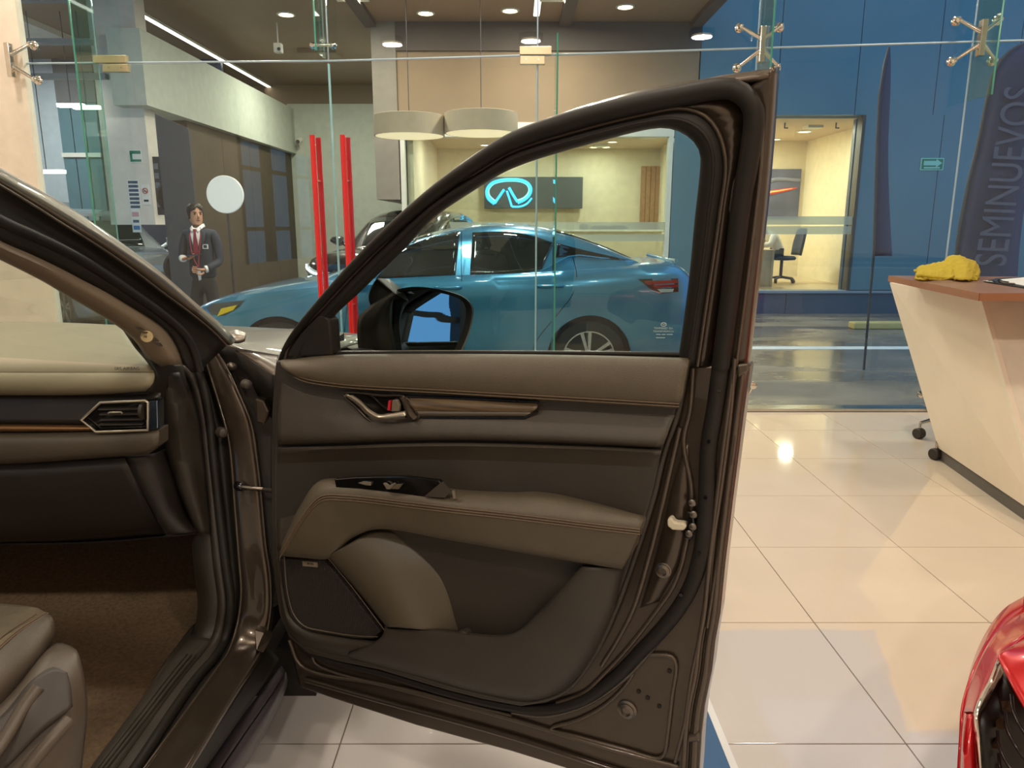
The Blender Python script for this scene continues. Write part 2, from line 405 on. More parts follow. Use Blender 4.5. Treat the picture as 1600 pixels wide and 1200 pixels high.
# spider fittings
CHROME = mat('polished_steel', (222, 214, 204), rough=0.12, metal=1.0)
def spider(px, py, label, arms=((-1, 1), (1, 1), (-1, -1), (1, -1)), s=.13, plate_off=-.20):
    c = pG(px, py); e = empty('spider_fitting', c, label, 'glass fitting', 'stainless spider fittings')
    n = -GN; hub = c + n * .10
    prism('hub_plate', [hub + GT * a + Vector((0, 0, b)) - n * .03 for a, b in ((-.018, -.11), (.018, -.11), (.018, .11), (-.018, .11))], n * .05, CHROME, e, bevel=.004)
    for (a, b) in arms:
        end = c + GT * (a * s) + Vector((0, 0, b * s * .95)) + n * .045
        st = hub + Vector((0, 0, b * .03))
        arm = tube('arm', [st, st.lerp(end, .5), end], [.016, .010], CHROME, e, n=10)
        cyl('rod', end + n * .015, c + GT * (a * s) + Vector((0, 0, b * s * .95)), .009, CHROME, e, n=10)
        cc = c + GT * (a * s) + Vector((0, 0, b * s * .95))
        lathe('clamp_disc', cc, n, [(.006, 0), (.030, 0), (.030, .008), (.022, .014), (.008, .016)], CHROME, e, n=20)
        lathe('swivel_knob', end, n, [(.004, -.012), (.017, -.008), (.019, .004), (.012, .014), (.004, .016)], CHROME, e, n=14)
spider(1184, 75, 'four-armed steel spider fitting just above the car door corner')
spider(1521, 65, 'four-armed steel spider fitting at the far right glass joint')
spider(31, 99, 'two-armed steel spider fitting fixed to the cream wall', arms=((1, 1), (1, -1)), s=.12)
c = pG(505, 72); e = empty('fin_clamp', c, 'small steel clamp on the glass fin above the door gap', 'glass fitting')
tube('clamp_bar', [c + GT * -.07 - GN * .03, c + GT * .07 - GN * .03], .011, CHROME, e, n=10)
for a in (-.07, .07): lathe('clamp_disc', c + GT * a, -GN, [(.005, 0), (.024, 0), (.024, .01), (.012, .04), (.004, .042)], CHROME, e, n=16)

# walls: cream wall left of the glass, solid sides and back (outside the frame, they close the room)
wl = pG(25, 60)
tag(prism('wall_left', [Vector((-4.8, gy(-4.8) - .05, 0)), Vector((pG(61, 300, -.05).x, gy(-3.6) - .05, 0)), Vector((pG(61, 300, -.05).x, gy(-3.6) + .02, 0)), Vector((-4.8, gy(-4.8) + .02, 0))], Vector((0, 0, 4.2)), PLASTER), kind='structure')
ws_ = tag(box('wall_side', (-4.95, -4.0, 0), (-4.8, 5.3, .3), PLASTER), kind='structure')
box('lintel', (-4.95, -4.0, 2.6), (-4.8, -.6, 3.3), PLASTER, ws_); box('upper_wall', (-4.95, -4.0, 3.3), (-4.8, 5.3, 4.2), PLASTER, ws_); box('solid_bay', (-4.95, -.6, .3), (-4.8, 5.3, 3.3), PLASTER, ws_); box('window_apron', (-4.95, -4.0, .3), (-4.8, -.6, .7), PLASTER, ws_)
for k in range(4): box('pier', (-4.95, -4.0 + k * 1.1, .7), (-4.8, -3.88 + k * 1.1, 3.3), mat('dark_mullion', (38, 36, 36), rough=.4), ws_)
for zz in (1.25, 2.2): box('transom', (-4.92, -4.0, zz - .03), (-4.84, -.6, zz + .03), MATS['dark_mullion'], ws_)
tag(box('wall_right', (5.2, -4.0, 0), (5.35, 5.2, 4.2), PLASTER), kind='structure')
# back wall
MULL = mat('dark_mullion', (38, 36, 36), rough=.4)
bk = tag(box('wall_back', (-4.95, -4.15, 0), (5.35, -4.0, 4.2), PLASTER), kind='structure')
ceil = tag(box('ceiling', (-4.95, -4.15, 4.2), (5.35, 5.3, 4.3), CEILM), kind='structure')
LAMPM = emis('luminaire', (255, 228, 190), 3.0)
for (lx, ly) in LUM:
    lathe('luminaire_frame', (lx, ly, 4.199), (0, 0, -1), [(.19, 0), (.19, .069)], MULL, ceil, n=28)
    lathe('luminaire_panel', (lx, ly, 4.129), (0, 0, -1), [(.15, 0), (.15, .014)], LAMPM, ceil, n=28)
# ================================================================== STREET AND BUILDING OPPOSITE
GZ = -0.15
def asphalt():
    m = mat('wet_asphalt', (122, 114, 106), rough=0.5, var=0.35, scale=1.2)
    nt = m.node_tree; b = nt.nodes['Principled BSDF']
    g = nt.nodes.new('ShaderNodeNewGeometry'); mp = nt.nodes.new('ShaderNodeMapping'); mp.inputs['Scale'].default_value = (.35, 1.6, 1)
    n = nt.nodes.new('ShaderNodeTexNoise'); n.inputs['Scale'].default_value = 1.1; n.inputs['Detail'].default_value = 6
    nt.links.new(g.outputs['Position'], mp.inputs[0]); nt.links.new(mp.outputs[0], n.inputs['Vector'])
    r = nt.nodes.new('ShaderNodeMapRange'); r.inputs['From Min'].default_value = .42; r.inputs['From Max'].default_value = .58
    r.inputs['To Min'].default_value = .14; r.inputs['To Max'].default_value = .6
    nt.links.new(n.outputs['Fac'], r.inputs['Value']); nt.links.new(r.outputs[0], b.inputs['Roughness'])
    return m
ground = tag(box('ground', (-16, 5.62, -0.4), (16, 26, GZ), asphalt()), kind='structure')
box('paint_line', (-9, 8.78, GZ), (12, 8.98, GZ + .003), mat('road_paint', (214, 220, 226), rough=.6), ground)
tag(prism('trim_1', [Vector((-5, gy(-5) + .02, -.3)), Vector((6, gy(6) + .02, -.3)), Vector((6, gy(6) + .12, -.3)), Vector((-5, gy(-5) + .12, -.3))], Vector((0, 0, .30)), mat('stone_sill', (150, 150, 152), rough=.5)), kind='structure')
tag(box('ground_apron', (-16, 5.15, -0.4), (16, 5.62, GZ - .001), asphalt()), kind='structure')
KY = mat('yellow_kerb_paint', (196, 178, 120), rough=.7)
tag(box('kerb', (4.9, 10.5, GZ), (8.9, 10.68, GZ + .1), KY, bevel=.02), 'low yellow painted kerb across the road, its end beside the reception desk', 'kerb')

FY = 12.4
BROWN = mat('brown_render', (150, 128, 104), rough=.8, var=.05, scale=2)
SOFF = mat('soffit_panel', (150, 126, 106), rough=.6, var=.05, scale=2)
BEAM = mat('dark_beam', (92, 82, 78), rough=.7)
PALE = mat('pale_greenish_render', (190, 196, 184), rough=.75)
CREAM = mat('office_cream', (228, 214, 184), rough=.7)
DGREY = mat('charcoal_panel', (58, 58, 62), rough=.5)
DBRN = mat('dark_brown_cladding', (84, 70, 56), rough=.55, var=.1, scale=3)
BLUE = mat('sky_tinted_cladding', (88, 126, 142), rough=.42, var=.08, scale=.7)  # blue of the dusk sky light mixed into the wall colour
BLUED = mat('slate_blue_plinth', (56, 78, 104), rough=.45)
WHITE = mat('white_paint', (226, 224, 214), rough=.5)
GREYP = mat('grey_column_paint', (140, 132, 122), rough=.7)
FROST = glass('frosted_film', (225, 232, 226), ior=1.3, haze=.34, hazecol=(232, 230, 216))
PANE = glass('office_glass', (240, 246, 244), ior=1.3)
LEDM = emis('led_strip', (255, 246, 232), 5.0)
SPOTM = emis('downlight_lens', (255, 226, 176), 14.0)
B = empty('office_building', (0, FY, GZ), 'brown and blue office building across the street with lit canopy', 'building')
box('canopy_soffit', (-11, 5.45, 4.40), (2.95, 18, 4.6), SOFF, B)
for xb in (-2.2, .82, 2.86): box('canopy_beam', (xb - .09, 6.1, 4.32), (xb + .09, FY, 4.3999), BEAM, B)
for (lx_, ly_) in CAN: box('canopy_fill_housing', (lx_ - .22, ly_ - .22, 4.345), (lx_ + .22, ly_ + .22, 4.3999), WHITE, B)  # housings added around the canopy fill lights
box('lintel_wall', (-2.16, FY, 2.92), (2.95, FY + .25, 4.4), BROWN, B)
box('lintel_band', (-2.16, FY - .05, 3.98), (2.95, FY - .001, 4.399), BEAM, B)
box('column', (-2.20, FY - .06, 1.72), (-1.82, FY + .3, 4.4), GREYP, B)
box('header', (-1.8, FY - .03, 2.70), (2.60, FY + .2, 2.919), WHITE, B)
for xx in (-1.80, 2.52): box('window_post', (xx, FY - .03, .24), (xx + .07, FY + .12, 2.699), WHITE, B)
w = prism('window_pane', [Vector((-1.73, FY, .24)), Vector((2.52, FY, .24)), Vector((2.52, FY, 2.70)), Vector((-1.73, FY, 2.70))], Vector((0, .012, 0)), PANE, B)
for (ya, yb) in ((347, 359), (366, 377)):
    za = pY(800, yb, FY - .01).z; zb = pY(800, ya, FY - .01).z
    box('frosted_band', (-1.73, FY - .005, za), (2.52, FY - .001, zb), FROST, w)
box('window_plinth', (-1.8, FY - .05, GZ), (2.60, FY + .2, .24), BLUED, B)
# blue cladding right of the canopy with the second office window in it
X0, X1 = pY(1150, 300, FY).x, pY(1336, 300, FY).x
Z0, Z1 = .235, 3.03
seam = .012
def clad(nm, xa, xb, za, zb, m, step=1.25):
    x = xa
    while x < xb - .01:
        x2 = min(x + step, xb)
        box(nm, (x + seam / 2, FY - .02, za), (x2 - seam / 2, FY + .2, zb), m, B); x = x2
box('cladding_back', (2.6, FY + .2, Z1), (14, FY + .3, 7.5), BLUED, B)
box('cladding_back', (X1, FY + .2, GZ), (14, FY + .3, Z1), BLUED, B)
clad('cladding_panel', 2.6, X0, .25, Z1, BLUE); clad('cladding_panel', X1 + .05, 14, .25, Z1, BLUE)
clad('cladding_panel', 2.96, 14, Z1, 5.0, BLUE); clad('cladding_panel', 2.96, 14, 5.012, 7.5, BLUE)
clad('plinth_panel', 2.6, 14, GZ, .2, BLUED, 2.0)
box('window_sill', (2.6, FY - .06, .2), (14, FY + .2, .24), mat('grey_sill', (128, 142, 160), rough=.5), B)
box('window_post', (X1, FY - .03, .24), (X1 + .05, FY + .15, Z1), mat('dark_frame', (70, 66, 62), rough=.5), B)
w2 = prism('window_pane', [Vector((X0, FY, .24)), Vector((X1, FY, .24)), Vector((X1, FY, Z1)), Vector((X0, FY, Z1))], Vector((0, .012, 0)), PANE, B)
for (ya, yb) in ((338, 351), (353.5, 366)):
    za = pY(1260, yb, FY - .01).z; zb = pY(1260, ya, FY - .01).z
    box('frosted_band', (X0, FY - .005, za), (X1, FY - .001, zb), FROST, w2)
for px in (1226, 1306): 
    q = pY(px, 200, FY + .05); tube('pane_clip', [q + Vector((0, 0, .08)), q, q + Vector((.05, 0, 0))], .012, DGREY, B, n=8)
# office rooms behind the panes
def room(xa, xb, ya, yb, za, zb, wallm, floorm, nm):
    t = .1
    box('room_back_wall', (xa, yb, za), (xb, yb + t, zb), wallm, B)
    box('room_side_wall', (xa - t, ya, za), (xa, yb + t, zb), wallm, B)
    box('room_side_wall', (xb, ya, za), (xb + t, yb + t, zb), wallm, B)
    box('room_ceiling', (xa - t, ya, zb), (xb + t, yb + t, zb + t), mat('office_ceiling', (206, 184, 154), rough=.8), B)
    box('room_floor', (xa - t, ya, za - .1), (xb + t, yb + t, za), floorm, B)
FL2 = mat('office_floor', (196, 174, 140), rough=.3)
room(-1.62, 3.2, FY + .21, 16.6, .05, 2.92, CREAM, FL2, 'o')
room(X0 - .4, 6.1, FY + .16, 15.9, .235, 3.0, CREAM, FL2, 'r')
for (xo, yo) in ((-.8, 13.6), (.9, 13.8), (2.5, 14.2), (0, 15.6), (1.8, 15.7)): area('office_light', (xo, yo, 2.86), (.2, .2), 34, (1, .9, .76)); box('recessed_lamp', (xo - .13, yo - .13, 2.87), (xo + .13, yo + .13, 2.919), WHITE, B)
for (xo, yo) in ((4.3, 14.7), (5.25, 13.5), (4.2, 15.3)): area('office_light', (xo, yo, 2.95), (.2, .2), 24 if xo > 5 else 66, (1, .87, .68)); box('recessed_lamp', (xo - .13, yo - .13, 2.96), (xo + .13, yo + .13, 2.999), WHITE, B)
# timber panel, glowing sign screen
def back(px, py, Y=16.55): return pY(px, py, Y)
a = back(1003, 240); b_ = back(1034, 400)
WOODP = mat('timber_slat', (170, 126, 84), rough=.5, var=.25, scale=14)
nsl = 5
for k in range(nsl):
    xa = a.x + (b_.x - a.x) * k / nsl; xb = a.x + (b_.x - a.x) * (k + 1) / nsl
    box('timber_plank', (xa, 16.50, .1), (xb - .01, 16.55, 2.55), WOODP, B)
TV = empty('sign_screen', back(833, 325), 'dark wall screen with glowing blue oval emblem in the office', 'screen')
p0 = back(757, 326); p1 = back(910, 277)
box('screen_panel', (p0.x, 16.40, p0.z), (p1.x, 16.52, p1.z), mat('screen_black', (74, 80, 82), rough=.35), TV, bevel=.01)
NEON = emis('blue_emblem_light', (60, 190, 255), 2.2)
NEON2 = emis('pale_emblem_light', (150, 225, 255), 2.6)
def tvp(u, v): # emblem crop coordinates (8.89 px per photo px)
    return pY(740 + u / 8.89, 260 + v / 8.89, 16.385)
tube('emblem_ring', [tvp(*q) for q in ((290, 520), (200, 440), (185, 330), (250, 240), (380, 195), (520, 185), (660, 195), (760, 245), (795, 320), (770, 400), (690, 470), (610, 505))], .035, NEON, TV, n=8, res=48)
tube('emblem_inner_line', [tvp(*q) for q in ((300, 480), (225, 410), (210, 330), (270, 250), (390, 212), (520, 203), (650, 213), (740, 255), (770, 320), (745, 390), (680, 445), (610, 470))], .014, NEON2, TV, n=8, res=48)
tube('emblem_leg', [tvp(*q) for q in ((290, 515), (360, 415), (425, 320))], .030, NEON, TV, n=8)
tube('emblem_leg', [tvp(*q) for q in ((610, 495), (550, 400), (490, 295))], .030, NEON, TV, n=8)
tube('emblem_leg_line', [tvp(*q) for q in ((600, 480), (545, 395), (500, 290))], .013, NEON2, TV, n=8)
tube('emblem_leg', [tvp(*q) for q in ((530, 560), (500, 460), (460, 340))], .024, NEON, TV, n=8)
tube('emblem_base', [tvp(*q) for q in ((530, 560), (640, 560), (740, 520), (810, 440))], .022, NEON, TV, n=8, res=16)
# downlights
def downlight(x, y, z, r, label, grp, dz=-1):
    e = empty('downlight', (x, y, z), label, 'downlight', grp)
    lathe('trim_ring', (x, y, z - .001), (0, 0, -1), [(r * 1.25, 0), (r * 1.25, .012), (r * 1.0, .016), (r * .98, .004)], WHITE, e, n=20)
    lathe('lens', (x, y, z - .003), (0, 0, -1), [(r * .3, 0), (r * .97, .001), (r * .6, .012)], SPOTM, e, n=20)
ORD = ('first', 'second', 'third', 'fourth', 'fifth', 'sixth', 'seventh')
for k, (px, py) in enumerate(((447, 22), (665, 20), (797, 16), (977, 10))):
    q = pZ(px, py, 4.40)
    vis = 'glowing recessed downlight in the brown canopy soffit, %s from the left' % ORD[k]
    downlight(q.x, q.y, 4.40, .11, vis, 'canopy downlights')
for k, (px, py) in enumerate(((853, 246), (908, 248), (940, 235), (957, 221), (758, 226))):
    q = pZ(px, py, 2.92)
    if q.y > 16.4 or q.y < 12.7: q.y = min(max(q.y, 12.9), 16.2); 
    downlight(q.x, q.y, 2.92, .09, 'small ceiling downlight in the screen office, %s from the left' % ('second', 'third', 'fourth', 'rightmost', 'leftmost')[k], 'office downlights')
q = pZ(1257, 205, 3.0); downlight(q.x, q.y, 3.0, .11, 'round ceiling downlight in the right-hand office beside the blue wall', 'right office downlights')
q = pZ(1214, 217, 3.0); downlight(q.x, q.y, 3.0, .07, 'second small downlight in the right-hand office near the door edge', 'right office downlights')
# long led strips in the soffit
def led(pxa, pya, pxb, pyb, label):
    a = pZ(pxa, pya, 4.40); b2 = pZ(pxb, pyb, 4.40); b2.x = a.x
    e = empty('led_strip', a, label, 'light strip')
    box('housing', (a.x - .05, a.y, 4.36), (a.x + .05, b2.y, 4.3999), WHITE, e)
    box('diffuser', (a.x - .04, a.y + .01, 4.352), (a.x + .04, b2.y - .01, 4.3599), LEDM, e)
led(205, 10, 457, 159, 'long white light strip running back under the canopy on the left')
led(845, -40, 838, 20, 'short bright light strip in the canopy above the door patch fitting')
# recessed entrance on the left: side wall, pale fascia, back wall
box('side_wall', (-5.35, 11.95, GZ), (-5.05, 17.6, 3.85), DBRN, B)
box('bay_sky_block', (-11.2, 6.2, GZ), (-11.0, 18.0, 4.4), BEAM, B); box('rear_sky_block', (-11.0, 17.9, GZ), (-5.0, 18.0, 4.4), BROWN, B)  # side wall and rear closure added to keep blue sky light out
box('pale_fascia', (-5.049, 10.45, 2.89), (-4.9, 17.449, 3.85), PALE, B)
box('fascia_return', (-5.35, 10.45, 2.89), (-5.05, 11.949, 3.85), PALE, B)
for k in range(4): box('brown_panel', (-5.049, 11.96 + k * 1.37, GZ), (-5.015, 13.32 + k * 1.37, 2.88), DBRN, B)
box('entrance_back_wall', (-5.048, 17.45, GZ), (-2.0, 17.6, 3.96), PALE, B)
box('entrance_upper_wall', (-5.6, 17.7, 3.965), (-2.0, 17.8, 4.4), BROWN, B)
box('entrance_side', (-2.2, FY + .3, 1.72), (-2.05, 17.45, 4.4), PALE, B)
box('entrance_fill_box', (-3.85, 14.15, 4.33), (-3.15, 14.85, 4.399), SOFF, B)  # added housing for the entrance fill, soffit coloured to blend in
area('entrance_fill', (-3.5, 14.5, 4.32), (.6, .6), 120, (1, .9, .74))  # added fill light for the entrance walls
# pendants
def drum(px, py, r, label):
    c = pY(px, py, 11.0); e = empty('drum_pendant', c, label, 'pendant lamp', 'drum pendant lamps')
    lathe('shade', c, (0, 0, 1), [(r * .985, 0), (r, 0), (r, .27), (r * .98, .275), (r * .05, .28)], mat('linen_shade', (164, 152, 130), rough=.8), e, n=40)
    lathe('diffuser', c + Vector((0, 0, .012)), (0, 0, -1), [(r * .97, 0), (r * .965, .012), (r * .5, .018)], emis('pendant_diffuser', (255, 232, 186), .85), e, n=40)
    cyl('cord', c + Vector((0, 0, .28)), Vector((c.x, c.y, 4.4)), .006, DGREY, e, n=8)
drum(640, 213, .50, 'left of the two cream drum pendants above the sedan')
drum(752, 209, .52, 'right of the two cream drum pendants, partly behind the car door frame')
# round white blade sign
c = pY(353, 304, 11.55)
e = empty('round_sign', c, 'round white disc sign beside the man in the suit', 'sign')
lathe('disc', c, (0, -1, 0), [(.27, 0), (.28, .01), (.28, .04), (.27, .05)], emis('disc_sign_white', (226, 226, 222), .35), e, n=48)
cyl('post', Vector((c.x, c.y + .02, GZ)), c + Vector((0, .02, 0)), .018, DGREY, e, n=10); cyl('base_plate', Vector((c.x, c.y + .02, GZ)), Vector((c.x, c.y + .02, GZ + .02)), .2, DGREY, e, n=20)
# cctv camera on the back wall
c = pY(470, 221, 17.40); e = empty('cctv_camera', c, 'small wall camera on the pale entrance wall', 'camera')
cyl('body', c + Vector((0, -.25, -.03)), c + Vector((0, -.05, .03)), .055, WHITE, e, n=16); cyl('arm', c + Vector((0, -.1, 0)), c + Vector((-.03, .05, -.14)), .025, WHITE, e, n=10)
cyl('lens', c + Vector((0, -.26, -.034)), c + Vector((0, -.245, -.03)), .045, DGREY, e, n=16)
# sensor box on the canopy wall
c = pZ(433, 74, 4.399); c = pD(433, 74, 11.5)
e = empty('sensor_box', c, 'tiny cream sensor box under the canopy', 'sensor'); box('housing', (c.x - .06, c.y, c.z - .07), (c.x + .06, c.y + .12, c.z + .07), WHITE, e, bevel=.01)
cyl('stem', c + Vector((0, .06, .06)), Vector((c.x, c.y + .06, 4.4)), .012, WHITE, e, n=8); cyl('eye', c + Vector((.03, .0, -.02)), c + Vector((.03, -.03, -.03)), .025, DGREY, e, n=10)

# ---- far left: white column with notices, glazed bay, roof trusses
LY = 10.7
A = empty('workshop_bay', (-6.4, LY, GZ), 'pale workshop bay left of the brown wall with white hanging board', 'building')
LB = mat('pale_blue_wall', (188, 198, 206), rough=.6); TEAL = mat('teal_door_panel', (92, 128, 140), rough=.3); NAVY = mat('navy_recess', (44, 60, 82), rough=.4)
LW = 15.0
def lx(px): return pY(px, 300, LY).x
def lw(px): return pY(px, 300, LW).x
box('hanging_board', (lx(168), LY, 1.32), (lx(238), LY + .3, 4.4), mat('column_white', (216, 210, 200), rough=.6), A)
box('recess_panel', (lw(150), LW, GZ), (-5.55, LW + .1, 4.4), NAVY, A)
box('bay_wall', (lw(-40), LW, 1.75), (lw(108), LW + .1, 5.6), LB, A)
box('bay_wall', (lw(-40), LW, GZ), (lw(108), LW + .1, 1.745), mat('grey_bay_wall', (150, 158, 166), rough=.6), A)
for k in range(3):
    xa = lw(108) + (lw(168) - lw(108)) * k / 3; xb = lw(108) + (lw(168) - lw(108)) * (k + 1) / 3
    box('door_panel', (xa + .01, LW - .06, GZ), (xb - .01, LW - .001, 3.6), TEAL, A)
box('door_rail', (lw(108), LW - .1, 2.60), (lw(168), LW - .061, 2.68), WHITE, A)
box('bay_upper', (lw(108), LW - .05, 3.61), (lw(168), LW + .05, 5.6), mat('grey_upper', (110, 112, 116), rough=.7), A)
for (ya, yb, zz) in ((6.3, LY + .2, 4.25),):
    pass
for k, zz in enumerate((3.25, 3.62, 4.05)): box('truss_beam', (lx(-40), LY - .1 - .3 * k, zz), (-5.5, LY + .0 - .3 * k, zz + .07), mat('truss_grey', (128, 132, 134), rough=.5), A)
for k in range(0):
    xa = lx(-30) + k * .75; tube('truss_brace', [Vector((xa, LY - .05, 3.25)), Vector((xa + .7, LY - .6, 4.1))], .025, MATS['truss_grey'], A, n=8)
for (px, py, wd) in ((108, 164, .35), (133, 167, .35), (70, 268, .5)):
    c = pY(px, py, LY - .3); tag(box('tube_light', (c.x - wd / 2, c.y, c.z - .025), (c.x + wd / 2, c.y + .08, c.z + .025), LEDM, bevel=.01), 'small white tube light in the left workshop bay, %s' % ('nearest the cream wall side' if px == 108 else 'next to the glass door edge' if px == 133 else 'lowest of the three'), 'tube light', 'workshop tube lights')
    tube('hanger', [Vector((c.x, c.y + .04, c.z + .02)), Vector((c.x, c.y + .04, 4.05))], .006, DGREY, bpy.context.scene.objects[-1] if False else A, n=6)
box('bay_fill_box', (-9.05, 11.75, 4.31), (-7.35, 13.45, 4.399), WHITE, A)  # housing added for the bay fill light
area('bay_fill', (-8.2, 12.6, 4.3), (1.6, 1.6), 170, (1, .96, .9))  # added to brighten the dim bay wall
# notices on the column
def notice(px, py, w_, h_, face, label, marks):
    c = pY(px, py, LY - .001); e = empty('notice', c, label, 'notice')
    box('board', (c.x - w_ / 2, c.y - .008, c.z - h_ / 2), (c.x + w_ / 2, c.y, c.z + h_ / 2), face, e)
    for (mx_, mz, mw, mh, mm) in marks:
        box('print', (c.x + (mx_ - mw / 2) * w_, c.y - .0095, c.z + (mz - mh / 2) * h_), (c.x + (mx_ + mw / 2) * w_, c.y - .008, c.z + (mz + mh / 2) * h_), mm, e)
    return e, c
PAPER = mat('paper_white', (222, 222, 218), rough=.7); GRN = mat('safety_green', (28, 120, 92), rough=.5); INK = mat('print_ink', (70, 84, 110), rough=.7); INKR = mat('print_red', (170, 60, 66), rough=.6); INKB = mat('print_black', (30, 30, 32), rough=.6)
notice(212, 244, .17, .17, PAPER, 'green and white exit notice high on the white board', [(0, .3, .9, .25, GRN), (0, -.35, .9, .18, GRN), (-.35, 0, .2, .5, GRN)])
notice(210, 304, .16, .40, PAPER, 'tall blue-ruled notice sheet on the white board', [(0, .42 - .14 * k, .85, .09, INK) for k in range(7)])
e, c = notice(228, 304, .11, .28, PAPER, 'no smoking notice with red ring on the white board', [(0, -.3, .6, .10, INKB)])
tube('red_ring', [c + Vector((.036 * math.cos(a * .449), -.012, .05 + .036 * math.sin(a * .449))) for a in range(14)], .006, INKR, e, n=6, closed=True)
tube('red_bar', [c + Vector((-.025, -.012, .075)), c + Vector((.025, -.012, .025))], .005, INKR, e, n=6)
tube('cigarette', [c + Vector((-.02, -.011, .045)), c + Vector((.02, -.011, .045))], .006, INKB, e, n=6)
notice(213, 345, .12, .32, PAPER, 'lower notice sheet with pink and blue blocks on the white board', [(0, .28, .8, .2, mat('print_pink', (196, 150, 160), rough=.7)), (0, -.02, .7, .12, INK), (0, -.3, .75, .18, mat('print_blue', (70, 120, 170), rough=.7))])
# hanging dark banner in the recess
c0 = pY(246, 285, LY + .1)
bn = prism('hanging_banner', [c0 + Vector((-.07, 0, -.45)), c0 + Vector((.07, 0, -.45)), c0 + Vector((.07, 0, .35)), c0 + Vector((-.07, 0, .35))], Vector((0, .02, 0)), mat('banner_navy', (24, 32, 48), rough=.7)); tag(bn, 'narrow dark vertical banner in the recess by the charcoal wall', 'banner')
for k in range(5): box('banner_letter', (c0.x - .03, c0.y - .004, c0.z - .34 + k * .13), (c0.x + .03, c0.y, c0.z - .26 + k * .13), mat('faded_letter', (90, 104, 120), rough=.7), bn)

# ---- right: feather flags, green arrow sign
NAVYF = mat('navy_flag_cloth', (44, 58, 98), rough=.8, var=.1, scale=5)
def flagp(px, py, Y=6.7): return pY(px, py, Y)
e = empty('feather_flag', flagp(1545, 560), 'navy feather flag reading SEMINUEVOS standing outside at the far right', 'flag')
Lc = [(1494, 470), (1497, 387), (1512, 300), (1532, 215), (1545, 150), (1558, 105), (1585, 76), (1625, 62)]
Rc = [(1588, 480), (1592, 400), (1603, 310), (1622, 220), (1640, 150), (1650, 110), (1658, 90), (1664, 80)]
loft('flag_cloth', [[flagp(*q) for q in Lc], [flagp((l[0] + r[0]) / 2, (l[1] + r[1]) / 2, 6.64) for l, r in zip(Lc, Rc)], [flagp(*q) for q in Rc]], NAVYF, e, n=30, rows=7, solid=.004)
tube('flag_pole', [flagp(1486, 640, 6.71)] + [flagp(q[0] - 2, q[1], 6.71) for q in Lc], .014, mat('flag_pole_grey', (60, 66, 78), rough=.4), e, n=10, res=40)
base = flagp(1486, 640, 6.71); cyl('base_plate', Vector((base.x, base.y, GZ)), Vector((base.x, base.y, GZ + .03)), .25, DGREY, e, n=24); cyl('base_stem', Vector((base.x, base.y, GZ)), base, .02, DGREY, e, n=12)
LET = mat('flag_letter', (76, 90, 124), rough=.8)
word = 'SEMINUEVOS'
A0 = flagp(1545, 440, 6.615); A1 = flagp(1604, 108, 6.615)
up = (A1 - A0).normalized(); right_ = Vector((1, 0, 0)); right_ = (right_ - up * right_.dot(up)).normalized()
text('flag_lettering', word, .40, (A0 + A1) / 2, up, -right_, LET, e, ext=.002, sx=(A1 - A0).length / 2.76)
e = empty('feather_flag', pY(1380, 560, 7.6), 'folded navy feather flag seen nearly edge-on beside the lit office', 'flag')
La = [(1366, 400), (1369, 300), (1371, 230), (1375, 150), (1383, 100), (1390, 74)]; Rb = [(1394, 400), (1389, 300), (1388, 230), (1391, 150), (1392, 100), (1391, 74)]
loft('flag_cloth', [[pY(x, y, 7.5) for x, y in La], [pY((a[0] + b[0]) / 2, a[1], 7.62) for a, b in zip(La, Rb)], [pY(x, y, 7.95) for x, y in Rb]], mat('purple_flag_cloth', (50, 52, 86), rough=.8), e, n=24, rows=6, solid=.004)
bq = pY(1368, 400, 7.5); tube('flag_pole', [Vector((bq.x, bq.y, GZ))] + [pY(x - 1, y, 7.5) for x, y in La], .013, MATS['flag_pole_grey'], e, n=8)
c = pY(1456, 256.5, FY - .022)
e = empty('arrow_sign', c, 'small green exit-route sign with arrow on the blue wall', 'sign')
box('board', (c.x - .185, c.y - .012, c.z - .095), (c.x + .185, c.y, c.z + .095), mat('sign_mint', (150, 214, 196), rough=.5), e)
box('green_field', (c.x - .17, c.y - .014, c.z - .08), (c.x + .17, c.y - .012, c.z + .08), GRN, e)
MINT = MATS['sign_mint']
prism('arrow', [c + Vector((u, -.018, v)) for u, v in ((-.14, -.02), (.06, -.02), (.06, -.055), (.155, .015), (.06, .078), (.06, .05), (-.14, .05))], Vector((0, .004, 0)), MINT, e)
box('caption', (c.x - .13, c.y - .0155, c.z - .068), (c.x + .13, c.y - .014, c.z - .045), MINT, e)
# clear street lamp post / glass pole at the right? (the slim joint is part of the shopfront)

# ---- furniture in the right office: poster, desk, chair, person
c0, c1 = pY(1190, 341, 15.85), pY(1253, 264, 15.85)
e = empty('wall_poster', c0, 'dark car poster with glowing red tail lamp in the right office', 'poster')
box('poster_sheet', (c0.x, 15.86, c0.z), (c1.x, 15.895, c1.z), mat('poster_grey', (96, 98, 118), rough=.5, var=.35, scale=2), e)
def pp(px, py): return pY(px, py, 15.845)
loft('tail_lamp_print', [[pp(1188, 308), pp(1215, 302), pp(1240, 296), pp(1247, 293)], [pp(1188, 300), pp(1215, 296), pp(1240, 293), pp(1247, 293)]], emis('print_orange', (235, 70, 40), .25), e, n=20, solid=.004)
loft('tail_lamp_core', [[pY(1188, 304, 15.84), pY(1215, 299.5, 15.84), pY(1238, 295, 15.84)], [pY(1188, 301, 15.84), pY(1215, 297.5, 15.84), pY(1238, 294, 15.84)]], emis('print_yellow', (255, 214, 130), .3), e, n=16, solid=.003)
loft('fender_print', [[pp(1188, 290), pp(1215, 283), pp(1252, 285)], [pp(1188, 282), pp(1215, 277), pp(1252, 279)]], mat('poster_light', (140, 142, 160), rough=.5), e, n=16, solid=.003)
RF = .235
